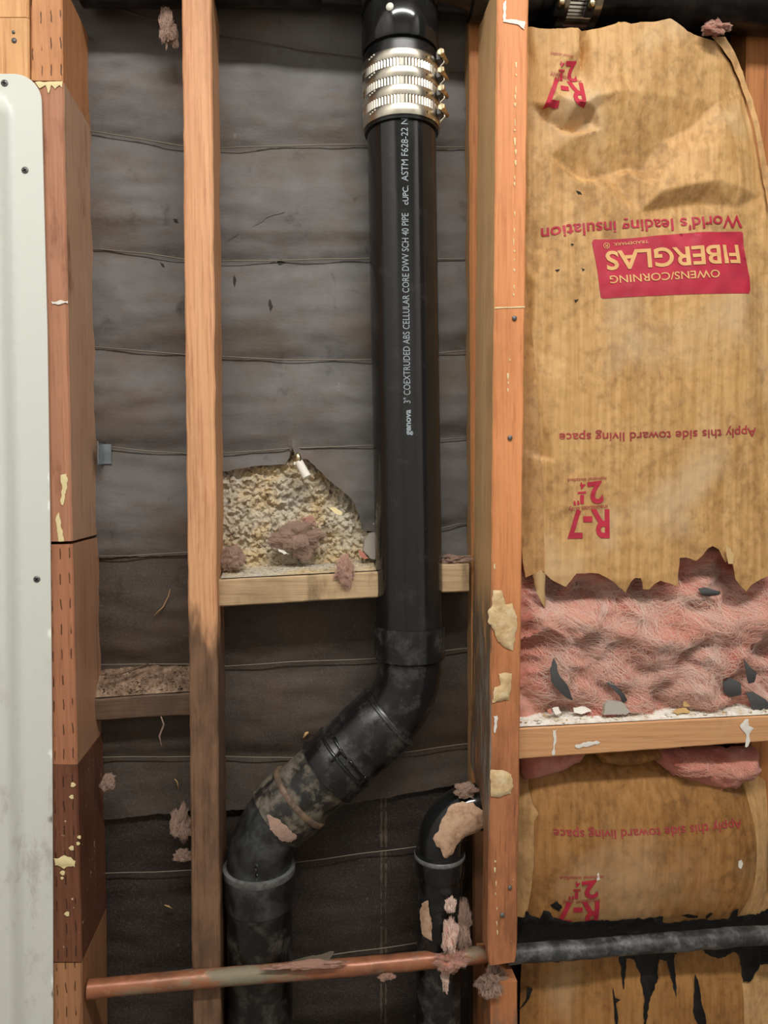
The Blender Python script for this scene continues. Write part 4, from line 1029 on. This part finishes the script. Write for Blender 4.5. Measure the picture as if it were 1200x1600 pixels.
def tar(poly, th=.0022, jag=3.0): return sheet('tar_smear', poly, 4, lambda v: hL(v)+.0009+th*np.clip(segdist(v, poly)/5, .1, 1)*(1+.5*nz(v, .1, 4.0, 2)), YL, 0, m_tar, low, jag=jag, spb=3)
tar([(812, 1452), (826, 1446), (828, 1434), (834, 1440), (848, 1444), (852, 1428), (862, 1430), (868, 1440), (900, 1448), (912, 1446), (920, 1446), (945, 1442), (960, 1446), (985, 1441), (1000, 1439), (1005, 1441), (1040, 1437), (1042, 1450), (1060, 1452), (1100, 1446), (1130, 1448), (1150, 1446), (1152, 1430), (1162, 1428), (1165, 1445), (1200, 1443), (1225, 1441), (1225, 1466), (1100, 1478), (1000, 1486), (900, 1494), (812, 1502)])
tar([(1070, 1437), (1082, 1434), (1096, 1438), (1098, 1443), (1082, 1442)], .0015); tar([(862, 1418), (872, 1410), (880, 1420), (876, 1428), (868, 1424)], .0015)
tar([(1110, 1440), (1116, 1432), (1120, 1434), (1114, 1446)], .0012)
tar([(x_, y_+(9 if y_ > 1484 else 4)) for x_, y_ in [(806, 1496), (880, 1490), (960, 1484), (1060, 1474), (1150, 1468), (1225, 1460), (1225, 1520), (1205, 1516), (1200, 1525), (1182, 1540), (1172, 1538), (1170, 1500), (1160, 1494), (1140, 1502), (1120, 1498), (1100, 1484), (1080, 1488), (1064, 1496), (1064, 1540), (1063, 1560), (1058, 1535), (1052, 1505), (1040, 1504), (1034, 1536), (1022, 1556), (1016, 1580), (1014, 1610), (1010, 1600), (1012, 1560), (1006, 1520), (1000, 1504), (988, 1503), (984, 1530), (981, 1548), (979, 1530), (976, 1494), (930, 1494), (870, 1500), (812, 1504)]], .002, 3)
tar([(1095, 1530), (1100, 1545), (1103, 1575), (1108, 1592), (1112, 1620), (1098, 1612), (1089, 1590), (1092, 1560)], .0015, 1.5)
tar([(964, 1553), (968, 1570), (976, 1572), (969, 1578), (972, 1600), (970, 1630), (966, 1600), (965, 1575)], .0012, 1)
tar([(832, 1560), (840, 1562), (835, 1578), (826, 1592), (818, 1602), (830, 1580)], .0012, 1)
tar([(818, 1508), (850, 1510), (880, 1516), (890, 1521), (860, 1519), (828, 1516)], .0012, 2)

# ------------------------------------------------------------------ debris, lint, small hardware
def tuft(name, label, c, rx, rz, mat, fm, n=160, ry=None, seed=1, L=.02, group=None, cat='lint'):
    r = random.Random(seed); ry = ry or min(rx, rz)*.6
    bm = bmesh.new(); bmesh.ops.create_icosphere(bm, subdivisions=4, radius=1)
    V = []
    def shape(p): return .95+.6*noise.noise(p*1.2+Vector((seed, 0, 0)))+.45*noise.noise(p*2.8+Vector((0, seed, 0)))+.22*noise.noise(p*7)+.10*noise.noise(p*15)
    for q in bm.verts:
        p = q.co.copy(); s = shape(p)
        V.append(Vector((c.x+p.x*rx*s, c.y+p.y*ry*s, c.z+p.z*rz*s)))
    Fc = [tuple(v.index for v in f.verts) for f in bm.faces]; bm.free()
    root = mk(name, V, Fc, mat); tag(root, label, cat, group)
    FV, FF = [], []
    for _ in range(n*7):
        q = Vector((r.gauss(0, 1), r.gauss(0, 1), r.gauss(0, 1))).normalized(); lift = 1.0+abs(r.gauss(0, .07))
        d = q.cross(Vector((r.uniform(-1, 1), r.uniform(-1, 1), r.uniform(-1, 1)))).normalized()*r.uniform(.06, .16); ax_ = q.copy()
        k0 = len(FV); pts = []
        for k in range(9):
            m_ = lift*shape(q); pts.append(Vector((c.x+q.x*rx*m_, c.y+q.y*ry*m_, c.z+q.z*rz*m_)))
            q = (q+d).normalized(); d = d+Vector((r.uniform(-1, 1), r.uniform(-1, 1), r.uniform(-1, 1)))*.05; lift += r.uniform(-.02, .03)
        for k in range(9):
            t_ = pts[min(k+1, 8)]-pts[max(k-1, 0)]; s_ = Vector((t_.z, 0, -t_.x)); s_ = s_.normalized()*.00011 if s_.length > 1e-9 else Vector((.0001, 0, 0))
            FV += [pts[k]+s_, pts[k]-s_]
        for k in range(8): FF.append((k0+2*k, k0+2*k+1, k0+2*k+3, k0+2*k+2))
    o = mk('loose_fibres', FV, FF, fm, root); o['kind'] = 'stuff'
    return root
px_ = M(-.04)
GL = 'lint tufts'
tuft('lint_tuft', 'grey-pink lint wad in the middle of the crumbly stucco', P(463, 838, -.034), 32*px_, 22*px_, m_lint, m_lintf, 420, seed=2, ry=.012, group=GL)
tuft('lint_tuft', 'small pink lint tuft above the wad on the stucco', P(483, 815, -.032), 9*px_, 8*px_, m_wool, m_lintp, 80, seed=3, group=GL, L=.01)
tuft('lint_tuft', 'pink lint tuft hanging over the wooden block edge', P(538, 892, -.064), 12*px_, 19*px_, m_lint, m_lintp, 140, seed=4, group=GL, L=.012)
tuft('lint_tuft', 'dusty nest of lint at the lower left corner of the stucco', P(362, 872, -.040), 15*px_, 15*px_, m_lint, m_lintf, 160, seed=5, group=GL, ry=.008)
tuft('lint_tuft', 'brown lint hanging at the top beside the narrow stud', P(262, 45, -.05), 10*px_, 22*px_, m_lint_d, m_lintf, 120, seed=6, group=GL)
tuft('lint_tuft', 'grey fluff caught on the narrow stud above the copper pipe', P(284, 1285, -.035), 13*px_, 22*px_, m_lint_d, m_lintf, 220, seed=7, group=GL, ry=.008)
tuft('lint_tuft', 'thin fluff wisp beside the narrow stud at knot height', P(286, 1335, -.04), 10*px_, 8*px_, m_lint_d, m_lintf, 160, seed=17, group=GL, ry=.006, L=.03)
tuft('lint_tuft', 'pinkish fluff stuck on the dark painted block edge', P(168, 1222, -.05), 8*px_, 10*px_, m_lint_d, m_lintf, 110, seed=8, group=GL, ry=.006)
tuft('lint_tuft', 'fluffy dust on the short block end right of the pipe', P(710, 874, -.04), 20*px_, 6*px_, m_lint_d, m_lintf, 160, seed=9, group=GL, ry=.012, L=.012)
tuft('lint_tuft', 'pale lint strand hanging from the small drain pipe', P(704, 1462, -.105), 9*px_, 26*px_, m_wool, m_fibre_w, 160, seed=10, group=GL, ry=.008, L=.018)
tuft('lint_tuft', 'small pale lint knot on the small drain pipe', P(704, 1415, -.100), 7*px_, 11*px_, m_lint, m_fibre_w, 110, seed=11, group=GL, ry=.006, L=.016)
tuft('lint_tuft', 'brown lint heap between the small pipe and furring strip', P(716, 1450, -.080), 16*px_, 40*px_, m_lint_d, m_lintf, 300, seed=12, group=GL, ry=.014, L=.03)
tuft('lint_tuft', 'pink lint wrapped over the copper pipe beside the orange stud', P(706, 1500, -.104), 20*px_, 13*px_, m_wool, m_lintp, 180, seed=13, group=GL, ry=.010, L=.014)
tuft('lint_tuft', 'thin lint tail dangling below the copper pipe', P(696, 1530, -.100), 5*px_, 16*px_, m_lint, m_fibre_w, 60, seed=14, group=GL, ry=.004, L=.012)
tuft('lint_tuft', 'small pink lint tuft under the middle of the copper pipe', P(604, 1524, -.100), 9*px_, 6*px_, m_lint, m_lintp, 70, seed=15, group=GL, ry=.005, L=.012)
tuft('lint_tuft', 'matted lint along the copper pipe in front of the grimy drain', P(480, 1508, -.108), 46*px_, 3.2*px_, m_lint, m_lintp, 300, seed=16, group=GL, ry=.005, L=.016)
tuft('lint_tuft', 'grey fluff clump on top of the short stud stub', P(768, 1534, -.112), 18*px_, 16*px_, m_lint_d, m_lintf, 240, seed=18, group=GL, ry=.012, L=.018)
tuft('lint_tuft', 'pink lint bit under the black pipe at top right', P(1120, 44, -.108), 16*px_, 9*px_, m_wool, m_lintp, 120, seed=19, group=GL, ry=.008, L=.018)
tuft('lint_tuft', 'crumbly brown fluff where the small pipe meets the stud', P(727, 1236, -.085), 14*px_, 10*px_, m_lint, m_lintf, 120, seed=20, group=GL, ry=.008, L=.012)

# dirt heap on the left block and dust on the others
def heap(name, label, poly, Yb, Yf, z_of, amp, mat, seed, sp=3.5, sc=.2):
    """lumpy layer on a horizontal top: poly in (px, depth 0..1 front->back)"""
    n, mD = 170, 40; x0, x1 = poly; V, Fc = [], []
    for j in range(mD+1):
        for i in range(n+1):
            px = x0+(x1-x0)*i/n; d = j/mD; Y = Yf+(Yb-Yf)*d
            base = z_of(px); h = amp(px, d)*(1+.22*noise.noise(Vector((px*.045, d*3, seed))))+.0016*noise.noise(Vector((px*.35, d*14, seed)))+.0009*noise.noise(Vector((px*.9, d*30, seed)))
            e = min(1, min(d, 1)*6+.05)
            V.append(Vector((P(px, 1000, Yf).x, Y, base+max(h*e, 0)+.0006)))
    for j in range(mD):
        for i in range(n): Fc.append((j*(n+1)+i, j*(n+1)+i+1, (j+1)*(n+1)+i+1, (j+1)*(n+1)+i))
    k = len(V)
    o = mk(name, V, Fc, mat); o['kind'] = 'stuff'; o['label'] = label; o['category'] = 'debris'; return o
heap('dirt_heap', 'grey-brown crumbs and dirt heaped on the left block', (146, 303), -.002, -.034, lambda x: P(x, np.interp(x, [143, 306], [1092, 1081]), -.036).z, lambda x, d: .003+.026*d, m_debris, 1.0)
heap('plaster_dust', 'white plaster dust covering the top of the right block', (812, 1222), -.05, -.107, lambda x: P(x, np.interp(x, [806, 1225], [1137, 1116]), -.108).z, lambda x, d: .0015+.008*d, m_plasterdust, 4.0)
heap('dirt_heap', 'fine crumbs along the pale block under the stucco', (346, 588), -.004, -.060, lambda x: P(x, np.interp(x, [342, 592], [905, 892]), -.062).z, lambda x, d: .001+.008*d, m_stucco, 7.0)
sx_ = [(px, -.09+.02*random.random()) for px in range(0)]

def chip(name, label, poly, Y, th, mat, tilt=.35, group=None, cat='debris', edge=None):
    """irregular flat fragment, its own thickness, leaning on what it rests on"""
    poly = resample(poly, 5, 2.0)
    cx = sum(p[0] for p in poly)/len(poly); cy = max(p[1] for p in poly)
    def ff(v): return (v[:, 1]-cy)*M(Y)*tilt
    o = sheet(name, poly, 6, ff, Y, th, mat, None, smooth=False); tag(o, label, cat, group); return o
GC = 'plaster and paper chips on the right block'
chip('plaster_chip', 'grey stone-like chip on the white-dusted block', [(943, 1117), (948, 1102), (958, 1097), (975, 1099), (986, 1113), (978, 1117)], -.102, .006, m_chip_g, group=GC)
chip('plaster_chip', 'tan kraft scrap standing on the white-dusted block', [(1068, 1104), (1072, 1092), (1084, 1086), (1092, 1096), (1088, 1104)], -.095, .001, m_chip_t, group=GC)
chip('plaster_chip', 'long curved white chip at the right of the block', [(1098, 1104), (1108, 1098), (1120, 1098), (1122, 1108), (1145, 1118), (1140, 1122), (1115, 1117)], -.100, .0015, m_chip_w, .8, GC)
chip('plaster_chip', 'small white square chip near the left of the block', [(864, 1108), (874, 1106), (878, 1114), (868, 1117)], -.095, .002, m_chip_w, group=GC)
chip('plaster_chip', 'flat cream chip left of the grey one', [(898, 1108), (918, 1107), (926, 1112), (908, 1116), (898, 1114)], -.095, .0015, m_chip_w, .8, GC)
chip('plaster_chip', 'thin dark-edged tan sliver beside the standing scrap', [(1052, 1112), (1075, 1108), (1080, 1113), (1058, 1116)], -.100, .0015, m_chip_t, .9, GC)
chip('plaster_chip', 'tiny reddish chip by the left white square', [(856, 1110), (862, 1108), (863, 1115), (857, 1116)], -.097, .0015, m_chip_r, group=GC)
chip('plaster_chip', 'pale flat chip at the far right end of the block', [(1176, 1108), (1200, 1103), (1206, 1112), (1184, 1118)], -.098, .0015, m_chip_w, .8, GC)
GS = 'black asphalt paper scraps in the pink wool'
def scrap(label, poly, f_): 
    Y = YWOOL
    xy = np.array(poly, float); h = float(np.max(upW(xy)))
    def ff(v): return h+f_+.0045+.004*np.sin((v[:, 1]-xy[:, 1].min())/max(1, np.ptp(xy[:, 1]))*math.pi)
    o = sheet('paper_scrap', poly, 4, ff, Y, .0012, m_scrap, None, jag=1.2); tag(o, label, 'paper scrap', GS); return o
scrap('leaf-shaped black paper scrap at the left of the pink wool', [(854, 1020), (858, 1030), (859, 1042), (866, 1052), (874, 1062), (880, 1078), (882, 1084), (872, 1080), (860, 1068), (849, 1056), (847, 1036)], .001)
scrap('small bent black paper scrap low in the middle of the pink wool', [(937, 1060), (944, 1057), (952, 1066), (962, 1075), (969, 1086), (963, 1091), (957, 1080), (948, 1070)], .001)
scrap('black paper scrap tucked under the torn kraft edge', [(1079, 917), (1090, 915), (1112, 920), (1110, 926), (1096, 929), (1084, 926)], .002)
scrap('dark scrap beside the pale fibres at the right of the wool', [(1140, 1020), (1146, 1030), (1157, 1040), (1156, 1056), (1148, 1058), (1142, 1044)], .001)
scrap('grey scrap low at the right of the pink wool above the block', [(1150, 1075), (1162, 1074), (1178, 1084), (1188, 1096), (1175, 1104), (1158, 1098)], .001)
scrap('fuzzy grey scrap left of the low right one in the wool', [(1114, 1058), (1128, 1052), (1140, 1060), (1142, 1078), (1128, 1082), (1115, 1074)], .0005)

# white tube stub in the torn paper apex
tb_ = thing('tube_stub', 'pale plastic tube stub poking out of the torn paper peak', 'tube', P(479, 748, -.022))
v, f = tube([P(467, 722, -.022), P(480, 746, -.030), P(480.6, 747, -.030)], [.0056, .0060, .0030], 18); auto(mk('tube_body', v, f, m_chip_w, tb_), 40)
v, f = tube([P(464, 709, -.020), P(465, 711, -.021), P(468, 722, -.024)], [.0025, .0040, .0038], 14); mk('metal_tip', v, f, m_bolt, tb_)
v, f = box(*P(461.5, 724, -.022), .004, .004, .004); mk('clip', v, f, m_chip_w, tb_, False)
chip('plaster_chip', 'cream flake stuck on the right of the stucco', [(514, 794), (524, 793), (535, 800), (533, 805), (522, 801)], -.036, .002, m_cream, .2)
chip('plaster_chip', 'white flake below the lint wad on the stucco', [(434, 858), (444, 860), (452, 866), (444, 866), (436, 862)], -.040, .001, m_chip_w, .2)
chip('plaster_chip', 'grey mortar chunk beside the drain pipe above the block', [(570, 846), (578, 834), (590, 832), (592, 874), (578, 872), (568, 860)], -.030, .02, m_chip_g, .15)
chip('plaster_chip', 'red brick crumb between mortar chunk and stucco', [(560, 860), (566, 862), (576, 872), (570, 874), (562, 868)], -.034, .006, m_chip_r, .2)
# galvanised plate on the left post
gp = thing('metal_bracket', 'small galvanised metal bracket on the side of the left post', 'bracket', P(160, 728, -.03))
c = P(152.5, 708, -.012)
v, f = box(c.x+.006, -.018, c.z, .0016, .03, .030); mk('plate', v, f, m_galv, gp, False)
v, f = box(c.x+.010, -.006, c.z-.001, .012, .0016, .026); mk('tab', v, f, m_galv, gp, False)
# splinters and twigs
def splinter(label, pts, r, mat, Ys):
    v, f = tube([P(x, y, Y_) for (x, y), Y_ in zip(pts, Ys)], [r*.6]+[r]*(len(pts)-2)+[r*.4], 6, lump=r*.5, freq=150)
    tag(mk('splinter', v, f, mat), label, 'splinter', 'splinters and hanging bits')
splinter('dark twig lying on the dirt of the left block', [(172, 1055), (190, 1052), (210, 1045), (232, 1037)], .0016, m_blk_left, (-.034, -.028, -.022, -.016))
splinter('thin straw stuck on the paper above the left block', [(240, 962), (255, 948), (263, 932), (266, 920)], .0006, m_chip_t, (-.012,)*4)
splinter('hanging fibre strand under the left block', [(251, 1118), (256, 1132), (249, 1150), (253, 1168)], .0010, m_lint, (-.034, -.034, -.034, -.034))
splinter('small pale splinter high on the lower left paper', [(273, 1217), (277, 1222), (279, 1234)], .0011, m_chip_t, (-.010,)*3)
splinter('small pale splinter low on the lower left paper', [(257, 1414), (263, 1416), (270, 1420)], .0011, m_chip_t, (-.010,)*3)
splinter('tan flake caught on the paper beside the diagonal pipe', [(474, 1153), (479, 1146), (482, 1144)], .0022, m_chip_t, (-.012,)*3)

# scuffs, stains and scraps on the papers
def scuff(poly, mat, ff, Y0, parent, name='scuff_mark', sp=4, jag=1.5): return sheet(name, poly, sp, lambda v: ff(v)+.0007, Y0, 0, mat, parent, jag=jag, spb=3)
m_scuff = N('chalky_scuff').fin((106, 102, 98), .8); m_run = N('brown_run').fin((84, 72, 60), .8); m_pit = N('dark_pit').fin((40, 36, 32), .8)
for pl_ in ([(395, 359), (404, 350), (414, 343), (428, 338), (445, 336), (430, 341), (416, 346), (410, 352)], [(354, 380), (364, 371), (372, 366), (373, 370), (362, 378)], [(516, 420), (522, 434), (524, 446), (519, 434)], [(522, 466), (524, 484), (522, 484)], [(553, 450), (559, 462), (553, 456)]):
    scuff(pl_, m_scuff, up_f, 0, wall)
for pl_ in ([(430, 408), (440, 406), (446, 411), (436, 415)], [(366, 430), (370, 440), (368, 456), (365, 440)], [(250, 410), (256, 413), (258, 419), (254, 417)], [(273, 346), (279, 347), (281, 353), (275, 351)], [(422, 470), (427, 482), (423, 490), (420, 480)]):
    scuff(pl_, m_pit, up_f, 0, wall, 'puncture')
for x0 in (594, 601): scuff([(x0, 1246), (x0+3, 1246), (x0+4, 1330), (x0+2, 1420), (x0+4, 1480), (x0+2, 1620), (x0, 1620), (x0+1, 1420)], m_run, lambda v: pl(v)-.0045, .0015, wall, 'drip_stain', 4, 2)
chip('paper_scrap', 'tan paper scrap behind the copper pipe beside the grimy drain', [(458, 1502), (480, 1496), (522, 1488), (512, 1502), (470, 1510)], -.012, .001, N('tan_scrap').fin((120, 106, 90), .8), .05, cat='paper scrap')
for pl_ in ([(901, 296), (908, 298), (912, 303), (905, 302)], [(908, 418), (914, 421), (910, 424)], [(898, 468), (905, 467), (900, 473)], [(868, 421), (876, 420), (872, 424)], [(892, 380), (898, 381), (894, 384)]):
    scuff(pl_, m_pit, hU, YK, batt, 'puncture')
scuff([(930, 1373), (931, 1362), (933, 1360), (935, 1371)], m_chip_w, hL, YL, low, 'paint_drip', 3, .3)
scuff([(1153, 1345), (1158, 1343), (1162, 1350), (1158, 1358), (1153, 1354)], m_chip_w, hL, YL, low, 'paint_drip', 3, 1)

def crumbs(name, label, n, xr, yr, zf, sz, mat, seed):
    r = random.Random(seed); V, Fc = [], []
    for _ in range(n):
        px = r.uniform(*xr); Y = r.uniform(*yr); c = Vector((P(px, 1000, yr[0]).x, Y, zf(px, Y))); k = len(V); q = r.uniform(*sz)
        e = [Vector((r.uniform(-1, 1), r.uniform(-1, 1), r.uniform(-.4, .6))).normalized()*q*r.uniform(.5, 1) for _ in range(6)]
        V += [c+Vector((e_.x, e_.y, abs(e_.z)*.7)) for e_ in e]
        Fc += [(k, k+1, k+2), (k, k+2, k+3), (k, k+3, k+4), (k+1, k+5, k+2), (k+2, k+5, k+3), (k+3, k+5, k+4), (k, k+4, k+1), (k+1, k+4, k+5)]
    o = mk(name, V, Fc, mat, None, False); o['kind'] = 'stuff'; o['label'] = label; o['category'] = 'debris'
zr = lambda x, Y: P(x, float(np.interp(x, [806, 1225], [1137, 1116])), -.108).z+.002+.008*(Y+.107)/.057
crumbs('plaster_crumbs', 'small pale plaster crumbs scattered on the right block', 160, (815, 1215), (-.106, -.07), zr, (.0012, .0045), m_chip_w, 3)
crumbs('plaster_crumbs', 'small tan crumbs scattered on the right block', 70, (815, 1215), (-.106, -.07), zr, (.0012, .0040), m_chip_t, 4)
zl = lambda x, Y: P(x, float(np.interp(x, [143, 306], [1092, 1081])), -.036).z+.003+.026*(Y+.034)/.032
crumbs('dirt_crumbs', 'brown wood crumbs scattered over the dirt on the left block', 260, (150, 300), (-.033, -.006), zl, (.001, .0035), m_debris, 5)
crumbs('dirt_crumbs', 'black charred crumbs scattered over the dirt on the left block', 60, (150, 300), (-.033, -.006), zl, (.001, .0035), m_pit, 6)
